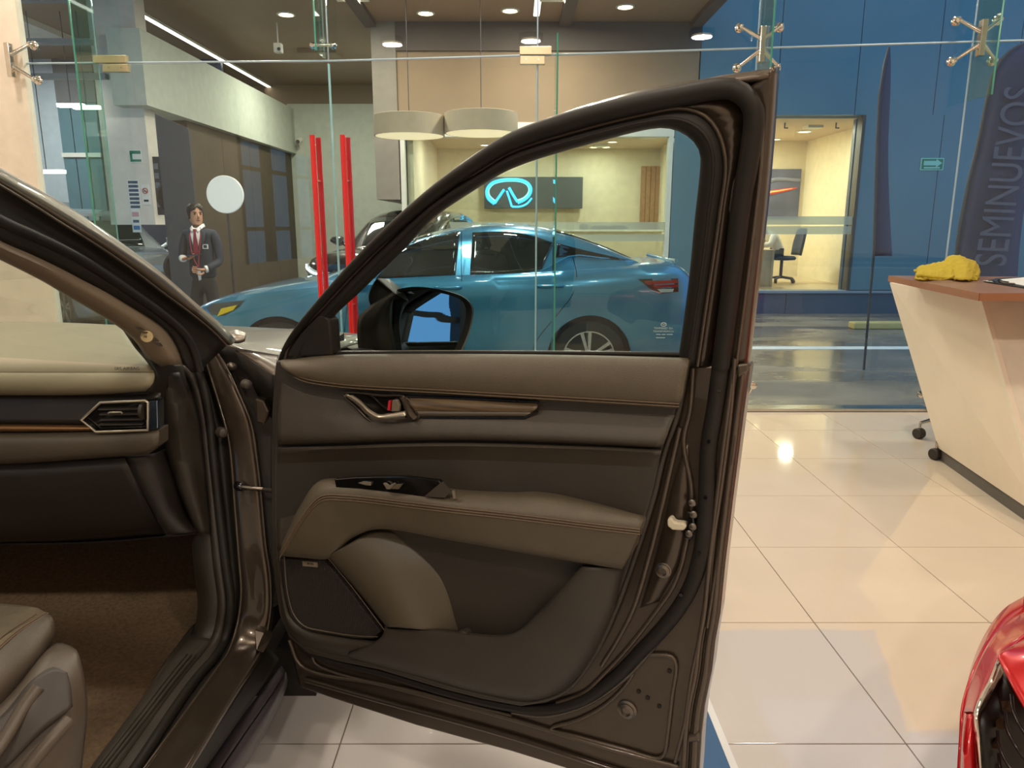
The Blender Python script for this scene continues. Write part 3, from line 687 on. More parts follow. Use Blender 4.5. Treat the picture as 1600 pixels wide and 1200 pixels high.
dk = empty('office_desk', (4.4, 13.3, RF), 'pale timber office desk in the right-hand office', 'desk')
q = pY(1212, 390, 13.2)
box('desk_top', (q.x - .9, 13.2, q.z - .03), (q.x, 13.9, q.z), mat('desk_maple', (206, 176, 140), rough=.4), dk, bevel=.004)
box('desk_end', (q.x - .05, 13.22, RF), (q.x - .01, 13.88, q.z - .03), MATS['desk_maple'], dk)
box('desk_front', (q.x - .9, 13.24, RF), (q.x - .05, 13.27, q.z - .03), MATS['desk_maple'], dk)
# office chair
cx = pY(1222, 400, 14.2).x
ch = empty('office_chair', (cx, 14.2, RF), 'dark swivel office chair behind the pale desk', 'chair')
CH = mat('chair_fabric', (44, 48, 62), rough=.8)
lathe('seat', (cx, 14.2, RF + .42), (0, 0, 1), [(.12, 0), (.24, .01), (.26, .05), (.22, .08), (.05, .085)], CH, ch, n=28)
loft('backrest', [[Vector((cx + .24, 14.0, RF + .52)), Vector((cx + .30, 14.2, RF + .52)), Vector((cx + .24, 14.4, RF + .52))], [Vector((cx + .27, 13.98, RF + .75)), Vector((cx + .33, 14.2, RF + .75)), Vector((cx + .27, 14.42, RF + .75))], [Vector((cx + .32, 14.02, RF + 1.0)), Vector((cx + .38, 14.2, RF + 1.02)), Vector((cx + .32, 14.38, RF + 1.0))]], CH, ch, n=14, rows=8, solid=.05)
cyl('gas_lift', (cx, 14.2, RF + .08), (cx, 14.2, RF + .42), .03, MULL, ch, n=12)
for k in range(5):
    a = k * 1.2566 + .3; d = Vector((math.cos(a), math.sin(a), 0))
    tube('base_leg', [Vector((cx, 14.2, RF + .11)), Vector((cx, 14.2, RF + .075)) + d * .28], [.025, .015], MULL, ch, n=8)
    cyl('caster', Vector((cx, 14.2, RF + .035)) + d * .28 + Vector((-d.y, d.x, 0)) * .02, Vector((cx, 14.2, RF + .035)) + d * .28 - Vector((-d.y, d.x, 0)) * .02, .034, MULL, ch, n=12)
# counter objects glimpsed in the screen office
for k, (px, py, w_) in enumerate(((912, 345, .16), (938, 360, .40), (966, 360, .30))):
    q = pY(px, py, 15.2); hh = (.10, .06, .07)[k]
    o = empty(('desk_phone', 'monitor_stand', 'printer')[k], (q.x, 15.2, .9), ('small black desk phone on the office counter behind the sedan', 'flat black keyboard tray on the office counter behind the sedan', 'low black printer on the office counter behind the sedan')[k], ('phone', 'tray', 'printer')[k])
    box('body', (q.x - w_ / 2, 15.1, 1.22), (q.x + w_ / 2, 15.3, 1.22 + hh), INKB, o, bevel=.01)
    box('top', (q.x - w_ * .35, 15.12, 1.22 + hh), (q.x + w_ * .3, 15.26, 1.24 + hh), DGREY, o, bevel=.005)
rc = empty('reception_counter', (1.9, 15.2, .05), 'cream reception counter in the screen office', 'counter')
box('counter_body', (1.0, 15.05, .05), (3.0, 15.4, 1.18), CREAM, rc); box('counter_top', (.95, 15.0, 1.18), (3.05, 15.45, 1.22), WHITE, rc, bevel=.005)
# ================================================================== DARK GREY CAR (front passenger side, door open)
PAINT = mat('machine_grey_paint', (90, 79, 67), rough=.36, metal=.55, coat=.4, var=.03, scale=40)
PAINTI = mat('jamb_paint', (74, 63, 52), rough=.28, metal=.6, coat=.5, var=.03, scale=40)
RUB = mat('black_rubber', (31, 27, 22), rough=.55, var=.1, spec=.35)
PLAS = mat('black_plastic', (36, 31, 27), rough=.5, var=.05, bump=.25, bscale=900)
LEA = mat('lit_black_leather', (90, 80, 64), rough=.46, var=.06, scale=30, bump=.35, bscale=700)  # pad and armrest tone lightened to carry light from above
LEAD = mat('black_leather', (68, 60, 50), rough=.46, var=.06, scale=30, bump=.35, bscale=700)
VIN = mat('grained_vinyl', (58, 52, 44), rough=.5, var=.05, bump=.3, bscale=900)
GLOSSB = mat('piano_black', (14, 13, 13), rough=.12, coat=.6)
THREAD = mat('tan_thread', (106, 88, 68), rough=.7)
SATIN = mat('satin_chrome', (200, 188, 168), rough=.3, metal=.75)
WOODT = mat('dark_wood_trim', (104, 86, 64), rough=.35, var=.45, scale=3, coat=.4)
nt = WOODT.node_tree
_mp = nt.nodes.new('ShaderNodeMapping'); _mp.inputs['Scale'].default_value = (1, 1, 60)
_tc = [n for n in nt.nodes if n.type == 'TEX_COORD'][0]; _nz = [n for n in nt.nodes if n.type == 'TEX_NOISE'][0]
nt.links.new(_tc.outputs['Object'], _mp.inputs[0]); nt.links.new(_mp.outputs[0], _nz.inputs['Vector'])
CARGL = glass('car_glass', (228, 238, 236), ior=1.35)
CX = empty('dark_grey_suv', (-1.2, 1.6, 0), 'dark grey SUV with its front passenger door wide open', 'car')
# ---- door plane
DP1 = Vector((-.49, 1.48, 0)); DP2 = Vector((.36, 1.085, 0)); DU = (DP2 - DP1).normalized(); DN = Vector((DU.y, -DU.x, 0)).normalized()
if DN.y > 0: DN = -DN
def dp(px, py, w=0.0): return pP(px, py, DP1 + DN * w, DN)
ZB = dp(750, 556).z; KL = .24
UN = (DN - Vector((0, 0, KL))).normalized()       # frame above the belt leans into the car
UB = DP1 + Vector((0, 0, ZB))
UNl = math.sqrt(1 + KL * KL)
def du(px, py, w=0.0): return pP(px, py, UB + DN * w, UN) if True else None
def dd(px, py, w=0.0):
    a = dp(px, py, w)
    return a if a.z <= ZB else du(px, py, w)
def L(pts, w): return [dd(x, y, w) for x, y in pts]
# silhouette of the lower door
SIL = [(432, 562), (425, 650), (428, 760), (430, 860), (440, 950), (452, 1010), (470, 1075), (535, 1097), (650, 1134), (800, 1175), (960, 1225), (1088, 1262),
       (1093, 1200), (1096, 1150), (1101, 1105), (1112, 1050), (1117, 1005), (1125, 960), (1133, 880), (1145, 780), (1160, 660), (1172, 572)]
door = prism('front_door', [dp(x, y, -.004) for x, y in SIL] , -DN * .05, PAINTI, CX, bevel=.004)
tag(door, 'open front passenger door, dark inner shell')
# outer skin, bulged, a little larger
SK = [[dp(x, y, w) for x, y in c] for c, w in (
    ([(434, 556), (640, 556), (900, 556), (1173, 560)], -.075), ([(424, 680), (640, 680), (900, 680), (1158, 680)], -.115), ([(428, 860), (640, 860), (900, 860), (1135, 868)], -.12), ([(440, 950), (640, 1000), (900, 1030), (1112, 1048)], -.10), ([(468, 1070), (650, 1128), (860, 1190), (1086, 1256)], -.06))]
loft('outer_skin', SK, PAINT, door, n=24, rows=14, solid=.003, soff=0)
# right-hand pressed flanges of the shell: ribbons stepping back to the skin
RS = [(1172, 572), (1160, 660), (1145, 780), (1133, 880), (1125, 960), (1117, 1005), (1112, 1050), (1101, 1105), (1096, 1150), (1093, 1200), (1088, 1258)]
def shift(c, dx, dy=0): return [(x + dx, y + dy) for x, y in c]
loft('hem_flange', [L(shift(RS, -1), -.012), L(shift(RS, -9), .002), L(shift(RS, -15), .0)], PAINT, door, n=50, rows=7, solid=.004)
loft('edge_channel', [L(shift(RS, -15), .0), L(shift(RS, -19), -.003), L(shift(RS, -24), .003)], PAINTI, door, n=50, rows=7, solid=.004)
tube('flange_ridge', L(shift(RS, -25), .004), .004, PAINT, door, n=8, res=60)
tube('flange_ridge', L([(1148, 560), (1142, 640), (1127, 760), (1112, 860), (1103, 930), (1092, 1000), (1080, 1060), (1070, 1130), (1055, 1190)], .004), .0035, PAINT, door, n=8, res=60)
# ---- window frame curves
K0 = [(432, 562), (452, 525), (510, 452), (575, 382), (672, 297), (725, 252), (797, 207), (850, 186), (900, 169), (1000, 141), (1100, 123), (1218, 105)]
K0r = [(1218, 105), (1214, 170), (1207, 260), (1198, 350), (1186, 450), (1172, 572)]
K1 = [(434, 566), (456, 529), (514, 456), (579, 386), (676, 302), (729, 257), (800, 213), (900, 177), (1000, 151), (1070, 137), (1130, 125), (1155, 127), (1180, 145), (1192, 175), (1190, 220), (1182, 270), (1175, 310), (1167, 370), (1158, 450), (1145, 572)]
K2 = [(440, 572), (448, 540), (504, 472), (593, 380), (684, 299), (747, 261), (797, 232), (900, 197), (1005, 172), (1070, 159), (1120, 152), (1137, 152), (1155, 162), (1165, 180), (1162, 202), (1155, 250), (1145, 305), (1137, 370), (1126, 450), (1108, 572)]
K3 = [(443, 576), (451, 543), (508, 477), (597, 384), (688, 302), (750, 266), (797, 238), (900, 205), (1005, 179), (1065, 169), (1100, 180), (1120, 202), (1132, 237), (1134, 270), (1127, 320), (1120, 370), (1108, 450), (1090, 572)]
K4 = [(470, 572), (517, 497), (560, 455), (635, 382), (675, 340), (732, 300), (800, 261), (950, 215), (1020, 199), (1047, 199), (1070, 207), (1090, 225), (1096, 242), (1095, 270), (1087, 345), (1080, 420), (1070, 500), (1060, 572)]
loft('sash_backing', [L(K0[:-1] + [(1160, 113), (1212, 112), (1213, 170), (1206, 260), (1197, 350), (1185, 450), (1171, 572), (1166, 620)], -.036), L(K4[:-1] + [(1066, 530), (1060, 572), (1062, 620)], -.030)], PAINTI, door, n=120, solid=.006)
# outer sash in paint: from silhouette to the seal
loft('sash_top', [L(K0, -.035), L([(x, y + 4) for x, y in K0[:-1]] + [(1205, 112)], -.012), L(K1[:11] + [(1158, 124), (1200, 116)], -.002)], PAINT, door, n=60, rows=6, solid=.006)
loft('sash_rear', [L(K0r, -.03), L(shift(K0r, -9), -.006), L([(1200, 116), (1196, 175), (1190, 262), (1181, 352), (1169, 450), (1153, 572)], -.004), L([(1172, 135), (1168, 178), (1164, 262), (1150, 352), (1140, 450), (1122, 572)], -.006)], PAINTI, door, n=40, rows=10, solid=.006)
tube('sash_ridge', L([(1192, 178), (1188, 262), (1178, 352), (1166, 450), (1150, 572)], .0), .003, PAINT, door, n=8, res=40)
# painted inner sash (corner gusset included)
loft('inner_sash', [L(K2, -.006), L(K3, .002)], PAINTI, door, n=90, solid=.012)
tube('sash_bead', L(K3, .003), .0032, PAINT, door, n=8, res=110)
# black window channel
KM = [(455, 574), (486, 520), (534, 466), (616, 383), (681, 322), (741, 284), (798, 250), (925, 211), (1012, 190), (1055, 186), (1085, 196), (1105, 216), (1113, 240), (1114, 270), (1107, 332), (1100, 395), (1089, 475), (1074, 572)]
loft('window_channel', [L(K3, .0), L(KM, .012), L(K4, .004), L([(x + (-2 if x > 1040 else 2), y + 2) for x, y in K4], -.02)], RUB, door, n=100, rows=10, solid=.004)
tube('channel_lip', L(KM, .010), .003, RUB, door, n=8, res=110)
# fat door seal: frame, then down the shell and along the bottom
SEALP = [(K1[i][0] * .5 + K2[i][0] * .5, K1[i][1] * .5 + K2[i][1] * .5) for i in range(len(K1))]
S2 = [(1126, 572), (1117, 640), (1107, 700), (1103, 800), (1094, 870), (1078, 920), (1050, 965), (1000, 1020), (958, 1062), (915, 1092), (860, 1108), (800, 1104), (700, 1082), (600, 1052), (520, 1032), (475, 1012), (455, 980), (444, 930), (438, 860), (433, 760), (432, 650), (438, 585)]
SP = [du(x, y, .006) for x, y in SEALP]
rr_ = [.006 + .007 * min(1, max(0, (x - 560) / 500)) for x, y in SEALP]
P_ = spl(SP, 100); R_ = [.0062 + .0075 * min(1, i / 55) for i in range(100)]
tube('frame_seal', P_, R_, RUB, door, n=12)
P_ = spl(L(S2, .002), 110); R_ = [.0135 - .006 * min(1, max(0, (i - 15) / 50)) for i in range(110)]
tube('door_seal', P_, R_, RUB, door, n=12)
for (x, y) in ((1169, 236), (1153, 338), (1131, 520), (1124, 610), (1107, 690), (1102, 778), (1092, 865), (1064, 930)):
    q = dd(x, y, .018); cyl('seal_pin', q, q - DN * .006, .003, GLOSSB, door, n=10)
# painted shell relief right of the trim: raised beads and the latch zone
tube('shell_bead', L([(1062, 668), (1048, 730), (1032, 800), (1014, 870), (990, 950), (965, 1000), (940, 1040)], .001), .0045, PAINT, door, n=8, res=50)
tube('shell_bead', L([(1083, 575), (1078, 640), (1068, 690), (1080, 760), (1080, 806), (1072, 850), (1064, 885), (1050, 920), (1028, 952), (985, 1008), (945, 1052), (910, 1084), (870, 1098)], .001), .004, PAINT, door, n=8, res=70)
tube('shell_bead', L([(1090, 905), (1050, 972), (987, 1050), (940, 1087), (900, 1107), (850, 1118), (800, 1112)], .001), .0045, PAINT, door, n=8, res=50)
loft('latch_panel', [L([(1072, 690), (1050, 760), (1034, 830), (1018, 890), (1000, 950)], .0), L([(1076, 700), (1076, 780), (1072, 840), (1060, 885), (1030, 940)], .0)], PAINTI, door, n=30, solid=.006)
# access panel at the lower rear corner
AC = [(1000, 1026), (1025, 1023), (1050, 1026), (1056, 1036), (1050, 1090), (1043, 1150), (1038, 1178), (1028, 1185), (980, 1172), (900, 1150), (860, 1139), (905, 1124), (950, 1098), (985, 1060)]
tube('panel_bead', L(AC, .0), .0035, PAINT, door, n=8, res=90, closed=True)
tube('lower_bead', L([(452, 1000), (470, 1040), (600, 1070), (800, 1124), (940, 1166), (1060, 1198)], .0), .0045, PAINT, door, n=8, res=60)
tube('lower_bead', L([(478, 1062), (600, 1096), (800, 1151), (940, 1196), (1080, 1238)], .0), .006, PAINTI, door, n=8, res=60)
tube('lower_bead', L([(487, 1022), (492, 1036), (520, 1050), (640, 1078), (740, 1103), (800, 1118)], .0), .003, PAINT, door, n=8, res=50)
STEEL = mat('dull_steel', (120, 112, 102), rough=.35, metal=.9)
for (x, y, r) in ((1037, 890, .012), (980, 1108, .014)):
    q = dp(x, y, -.004); b = lathe('shell_bolt', q, DN, [(r * 1.3, 0), (r * 1.3, .003), (r, .005), (r, .008), (r * .6, .010), (r * .55, .006)], STEEL, door, n=24)
for (x, y) in ((998, 1080), (1012, 1090), (1030, 1103), (1046, 1048)):
    q = dp(x, y, -.004); cyl('drain_plug', q, q + DN * .002, .004, RUB, door, n=12)
# latch: cream plastic hook on dark mechanism
lt = prism('latch_cover', [dp(x, y, .002) for x, y in ((1046, 806), (1052, 803), (1058, 811), (1072, 812), (1076, 818), (1071, 824), (1054, 823), (1046, 817))], DN * .016, mat('cream_plastic', (208, 198, 172), rough=.45), door, bevel=.003)
prism('latch_mechanism', [dp(x, y, .002) for x, y in ((1076, 795), (1086, 798), (1088, 822), (1082, 840), (1072, 840), (1072, 822))], DN * .010, GLOSSB, door, bevel=.003)
for (x, y) in ((1082, 785), (1084, 803), (1083, 822), (1077, 833)): q = dp(x, y, .010); lathe('latch_screw', q, DN, [(.006, 0), (.006, .004), (.003, .006)], STEEL, door, n=12)
# trailing edge detail: striker bump strip
tube('edge_moulding', L([(1171, 568), (1163, 578), (1158, 600), (1148, 690), (1128, 830), (1105, 980)], -.002), .0035, PAINT, door, n=8, res=50)
prism('edge_cap', [dp(x, y, .0) for x, y in ((1152, 568), (1172, 566), (1170, 578), (1154, 590))], DN * .008, PAINT, door, bevel=.003)
prism('hem_cap', [dp(x, y, -.01) for x, y in ((1076, 1142), (1094, 1138), (1095, 1152), (1074, 1154))], DN * .014, PAINT, door, bevel=.004)
# ---- glass and belt
GLP = [(520, 556), (522, 492)] + K4[2:17] + [(1062, 556)]
gl = loft('door_glass', [L([(500, 553), (700, 553), (900, 553), (1066, 553)], -.012), L([(548, 470), (760, 470), (900, 470), (1078, 470)], -.012), L([(640, 382), (800, 382), (900, 382), (1085, 382)], -.012), L([(735, 298), (850, 298), (950, 298), (1096, 298)], -.012), L([(900, 228), (960, 228), (1020, 228), (1096, 228)], -.012), L([(1012, 200), (1030, 200), (1045, 200), (1060, 203)], -.012)], CARGL, door, n=12, rows=16, solid=0)
tube('belt_seal', L([(517, 552), (700, 551), (900, 552), (1064, 554)], -.003), .004, RUB, door, n=8)
tube('belt_chrome', L([(517, 549.5), (700, 548.5), (900, 549.5), (1064, 551.5)], -.008), .0015, SATIN, door, n=8)
# etched mark in the glass corner
ETCH = mat('etched_white', (190, 205, 205), rough=.8)
c = du(1037, 507, -.011); xd = (du(1047, 507, -.011) - c).normalized(); yd = (du(1037, 497, -.011) - c).normalized(); s1 = (du(1038, 507, -.011) - c).length
ring = [c + xd * (4.3 * s1 * math.cos(a * .3927)) + yd * (3 * s1 * math.sin(a * .3927)) for a in range(16)]
tube('etched_emblem', ring, .0005, ETCH, gl, n=5, closed=True)
tube('etched_emblem_wing', [c + xd * (-4 * s1) + yd * (1.2 * s1), c + xd * (-1.2 * s1) + yd * (.8 * s1), c - yd * (.4 * s1), c + xd * (1.2 * s1) + yd * (.8 * s1), c + xd * (4 * s1) + yd * (1.2 * s1)], .0005, ETCH, gl, n=5)
for k, (t_, dy_, sz) in enumerate((('TEMPERED 354', -6.5, 4.6), ('TRANSPARENCIA', -11.5, 4.2))):
    text('etched_line', t_, sz * s1, c + xd * (-.5 * s1) + yd * (dy_ * s1), xd, yd, ETCH, gl, ext=.0001)
for (dy_, xa_, xb_) in ((-16.5, -12, -5), (-16.5, -3, 3), (-16.5, 5, 14), (-22, -12, 2)):
    tube('etched_dash', [c + xd * (xa_ * s1) + yd * (dy_ * s1), c + xd * (xb_ * s1) + yd * (dy_ * s1)], .0006, ETCH, gl, n=5)
# sail panel at the mirror foot
prism('sail_panel', [dd(x, y, .012) for x, y in ((447, 558), (470, 520), (496, 494), (505, 492), (515, 500), (519, 556))], -DN * .03, PLAS, door, bevel=.004)
# ---- wing mirror
mh_c = [[(562, 556, -.11), (558, 520, -.10), (560, 495, -.10), (577, 479, -.11), (610, 456, -.12), (640, 449, -.12), (690, 453, -.12), (728, 466, -.12), (739, 481, -.12), (737, 505, -.12), (725, 540, -.12), (708, 570, -.12), (640, 580, -.12)]]
def M(pts): return [dp(x, y, w) for x, y, w in pts]
# housing: front rim to rounded back shell
rim = [(612, 459), (640, 449), (690, 453), (728, 466), (739, 481), (737, 505), (725, 540), (708, 568), (650, 580), (614, 575), (607, 540), (606, 490)]
inn = [(617, 463), (642, 454), (689, 458), (722, 470), (728, 483), (726, 505), (714, 538), (700, 560), (650, 571), (622, 567), (614, 540), (613, 492)]
cen = (672, 512)
def scl(c, s, ox=0, oy=0): return [(cen[0] + ox + (x - cen[0]) * s, cen[1] + oy + (y - cen[1]) * s) for x, y in c]
mir = loft('mirror_housing', [[dp(x, y, -.135) for x, y in inn], [dp(x, y, -.122) for x, y in rim], [dp(x, y, -.14) for x, y in scl(rim, 1.0)], [dp(x, y, -.20) for x, y in scl(rim, .98)], [dp(x, y, -.26) for x, y in scl(rim, .80)], [dp(x, y, -.285) for x, y in scl(rim, .35)]], mat('mirror_black', (30, 28, 26), rough=.42), door, n=60, rows=24, solid=0, closed=True)
loft('mirror_stalk', [[dp(x, y, -.11) for x, y in ((562, 570), (558, 520), (560, 496), (577, 479), (600, 462), (614, 456))], [dp(x, y, -.105) for x, y in ((600, 575), (596, 540), (596, 505), (602, 485), (610, 470), (618, 460))], [dp(x, y, -.125) for x, y in ((625, 575), (618, 540), (612, 505), (612, 485), (614, 470), (620, 460))]], MATS['mirror_black'], door, n=20, rows=8, solid=.05)
tube('mirror_arm', [dp(540, 566, -.03), dp(580, 568, -.10), dp(640, 572, -.18)], .03, MATS['mirror_black'], door, n=12)
MIRR = mat('mirror_glass', (170, 195, 215), rough=.01, metal=1.0, var=0)
rp = [(x, y) for x, y in inn]
def mg(x, y): return dp(x, y, -.143 - .00008 * (x - 672) + .00010 * (y - 512))
Vv = spl([mg(x, y) for x, y in scl(inn, 1.0)], 60, closed=True)
ctr = sum(Vv, Vector()) / 60
o = obj('mirror_glass', Vv + [ctr], [(i, (i + 1) % 60, 60) for i in range(60)], MIRR, door)
# ---- trim panel -------------------------------------------------
TR = [(440, 562), (520, 556), (700, 554), (900, 556), (1075, 561), (1070, 590), (1058, 650), (1040, 700), (1022, 775), (1005, 830), (985, 890), (957, 965), (925, 1030), (890, 1075), (860, 1090), (820, 1096), (760, 1085), (700, 1070), (600, 1040), (540, 1028), (490, 1015), (460, 990), (445, 955), (437, 900), (433, 850), (432, 700), (435, 620)]
trim = prism('trim_panel', L(TR, -.003), DN * .018, VIN, door, bevel=.004)
tag(trim, 'charcoal door trim panel')
tube('trim_edge', L(TR[4:], .012), .0045, VIN, door, n=8, res=110)
loft('upper_pad', [L([(441, 561), (520, 554), (700, 552), (900, 554), (1073, 558)], -.004), L([(438, 566), (520, 558), (700, 557), (900, 559), (1076, 564)], .026), L([(441, 574), (520, 577), (700, 581), (900, 586), (1070, 597)], .042), L([(452, 584), (520, 593), (700, 601), (900, 610), (1066, 620)], .042), L([(464, 591), (520, 602), (700, 613), (900, 625), (1060, 634)], .034), L([(466, 594), (520, 606), (700, 618), (900, 630), (1058, 640)], .012)], LEA, door, n=60, rows=22, solid=.003)
for dy in (0, 4.5):
    tube('seam_stitch', L([(445, 572 + dy), (466, 588 + dy), (520, 599 + dy), (700, 610 + dy), (900, 621.5 + dy), (1061, 631 + dy)], .0385 - dy * .0004), .0011, THREAD, door, n=6, res=80)
loft('middle_panel', [L([(437, 577), (470, 600), (520, 609), (700, 620), (900, 632), (1058, 642)], .010), L([(435, 620), (520, 640), (700, 648), (900, 652), (1050, 658)], .022), L([(434, 660), (520, 668), (700, 668), (900, 674), (1042, 680)], .036), L([(434, 688), (520, 686), (700, 682), (900, 687), (1036, 694)], .040), L([(434, 697), (520, 694), (700, 689), (900, 694), (1034, 701)], .022)], LEAD, door, n=60, rows=18, solid=.003)
loft('insert_panel', [L([(435, 698), (520, 696), (700, 691), (900, 696), (1034, 702)], .022), L([(434, 701), (520, 699), (700, 694), (900, 699), (1033, 705)], .034), L([(434, 712), (520, 710), (700, 706), (900, 711), (1031, 717)], .024), L([(433, 740), (520, 735), (700, 733), (900, 742), (1026, 746)], .008), L([(433, 790), (520, 775), (700, 775), (900, 785), (1014, 795)], .010), L([(433, 860), (520, 830), (700, 830), (900, 830), (1003, 835)], .03)], LEAD, door, n=60, rows=24, solid=.003)
# inside handle: recess, bezel, chrome lever, lock tab
rec = [(537, 616), (600, 618), (634, 621), (655, 650), (648, 656), (620, 661), (590, 661), (575, 655), (560, 640)]
prism('handle_recess', L(rec, .022), DN * .004, GLOSSB, door)
tube('handle_bezel', L(rec, .028), .003, mat('bezel_dark', (70, 62, 52), rough=.3, metal=.6), door, n=8, closed=True, res=60)
lev = loft('door_lever', [L([(538, 618), (558, 633), (574, 649), (587, 656), (605, 657), (633, 654)], .034), L([(543, 618), (563, 631), (578, 645), (590, 652), (606, 652), (633, 649)], .050), L([(551, 617), (563, 625), (578, 639), (592, 647), (608, 646), (633, 642)], .044)], SATIN, door, n=40, rows=10, solid=.004)
prism('lock_tab', L([(616, 624), (624, 623), (628, 632), (627, 642), (615, 642)], .030), DN * .008, mat('tab_grey', (112, 102, 86), rough=.4), door, bevel=.002)
prism('lock_mark', L([(610, 625), (613, 625), (612, 640), (608, 640)], .032), DN * .006, mat('lock_red', (200, 40, 46), rough=.4), door)
loft('bezel_wing', [L([(634, 619), (641, 630), (650, 645), (655, 650)], .026), L([(630, 620), (635, 632), (640, 648), (648, 655)], .040), L([(624, 622), (630, 636), (634, 650), (640, 658)], .026)], mat('bezel_taupe', (78, 68, 56), rough=.35), door, n=16, rows=6, solid=.003)
# wood strip with chrome underline
loft('wood_strip', [L([(633, 620), (740, 624), (841, 629)], .024), L([(640, 632), (740, 635), (838, 638)], .033), L([(648, 643), (740, 644), (830, 645)], .030)], WOODT, door, n=40, rows=8, solid=.003)
loft('strip_underline', [L([(648, 643), (740, 644), (830, 645)], .031), L([(652, 651), (740, 651), (820, 651)], .028)], SATIN if False else mat('strip_satin', (112, 102, 90), rough=.4, metal=.4), door, n=30, solid=.003)
tube('strip_trim', L([(634, 619), (740, 623), (842, 628), (832, 645), (820, 653), (740, 653), (652, 653)], .026), .002, GLOSSB, door, n=8)
# armrest
R0 = [(440, 850), (470, 790), (497, 752), (530, 746), (640, 746), (700, 762), (800, 768), (850, 768), (930, 785), (1004, 806)]
R1 = [(439, 856), (474, 795), (500, 763), (540, 762), (640, 773), (700, 782), (800, 791), (850, 796), (930, 803), (1005, 812)]
R2 = [(438, 862), (480, 796), (503, 775), (540, 774), (640, 785), (700, 792), (800, 803), (850, 809), (930, 819), (1000, 827)]
R3 = [(438, 864), (490, 820), (520, 803), (560, 800), (640, 806), (700, 813), (800, 826), (850, 832), (930, 843), (990, 852)]
R4 = [(438, 867), (475, 868), (512, 868), (550, 836), (590, 823), (700, 840), (800, 857), (850, 866), (930, 879), (974, 886)]
R5 = [(440, 869), (476, 871), (513, 871), (552, 840), (592, 827), (700, 844), (800, 861), (850, 870), (930, 883), (972, 889)]
arm = loft('armrest', [L(R0, .012), L([(x, (y + R1[i][1]) / 2 - 3) for i, (x, y) in enumerate(R0)], .060), L(R1, .080), L(R2, .088), L(R3, .082), L(R4, .066), L(R5, .010)], LEA, door, n=80, rows=30, solid=.003)
ec = [(R0, .012), (R1, .080), (R2, .088), (R3, .082), (R4, .066), (R5, .010)]
_e = [dd(c_[-1][0], c_[-1][1], w_) for c_, w_ in ec]
obj('armrest_end', _e + [sum(_e, Vector()) / 6 + DU * .008], [(i, (i + 1) % 6, 6) for i in range(6)], LEA, arm, smooth=True, sharp=180)
for dy, w_ in ((0, .0895), (4, .0895), (8, .0893)):
    tube('arm_stitch', L([(x, y + dy) for x, y in R2], w_ - .0005), .0011, THREAD, arm, n=6, res=90)
# switch panel with window switches
SWP = [(527, 746), (560, 743), (640, 742), (690, 748), (706, 767), (697, 777), (650, 773), (560, 764), (530, 761)]
sw = prism('switch_panel', [dd(x, y, .070) for x, y in SWP], DN * .010, GLOSSB, door, bevel=.002)
prism('lock_switch', [dd(x, y, .081) for x, y in ((561, 754), (568, 752), (581, 753), (580, 758), (572, 757))], DN * .003, SATIN, sw)
prism('window_switch', [dd(x, y, .081) for x, y in ((604, 762), (612, 756), (630, 756), (625, 763))], DN * .005, mat('switch_taupe', (98, 88, 70), rough=.4), sw)
prism('switch_accent', [dd(x, y, .083) for x, y in ((601, 754), (604, 754), (609, 758), (617, 754), (619, 755), (612, 763), (607, 763))], DN * .005, SATIN, sw)
prism('grip_ramp', [dd(x, y, .081) for x, y in ((664, 775), (692, 752), (706, 767), (696, 777))], DN * .003, mat('ramp_grey', (64, 56, 46), rough=.5), sw)
prism('grip_trim', [dd(x, y, .080) for x, y in ((708, 766), (711, 766), (713, 778), (710, 778))], DN * .004, SATIN, sw)
# map pocket
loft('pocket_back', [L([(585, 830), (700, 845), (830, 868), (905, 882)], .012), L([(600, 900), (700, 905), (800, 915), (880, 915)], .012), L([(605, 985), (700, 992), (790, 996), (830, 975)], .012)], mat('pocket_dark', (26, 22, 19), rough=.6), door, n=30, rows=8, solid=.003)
loft('pocket_wall', [L([(512, 870), (560, 925), (604, 980)], .052), L([(520, 864), (575, 922), (617, 980)], .066), L([(545, 850), (610, 915), (650, 983)], .060), L([(580, 832), (650, 905), (685, 986)], .036), L([(620, 832), (690, 900), (720, 988)], .013)], mat('pocket_wall_vinyl', (80, 71, 57), rough=.38, bump=.2, bscale=900), door, n=36, rows=18, solid=.003)
loft('pocket_lip', [L([(600, 979), (700, 986), (790, 992), (812, 984), (842, 955), (880, 915), (908, 884)], .014), L([(601, 980), (700, 988), (791, 994), (814, 986), (845, 957), (883, 916), (911, 885)], .052), L([(600, 990), (700, 998), (795, 1005), (825, 996), (858, 965), (895, 922), (922, 887)], .056), L([(585, 1004), (700, 1028), (800, 1052), (850, 1048), (895, 1005), (930, 935), (945, 888)], .050), L([(545, 1022), (650, 1048), (760, 1078), (835, 1088), (890, 1060), (945, 965), (968, 889)], .036), L([(543, 1028), (650, 1056), (760, 1085), (850, 1092), (905, 1058), (957, 965), (976, 888)], .012)], VIN, door, n=70, rows=22, solid=.003)
loft('lower_left_trim', [L([(440, 868), (446, 925), (456, 962), (475, 980), (510, 990), (560, 998), (590, 1000), (602, 985)], .030), L([(437, 872), (441, 930), (452, 972), (473, 992), (510, 1004), (556, 1012), (590, 1012), (612, 998)], .040), L([(436, 876), (438, 935), (448, 985), (472, 1008), (505, 1018), (550, 1028), (590, 1034), (625, 1030)], .014)], VIN, door, n=40, rows=10, solid=.003)
prism('pocket_knob', [dd(x, y, .03) for x, y in ((718, 990), (722, 982), (730, 979), (737, 982), (740, 990))], DN * .02, VIN, door, bevel=.003)
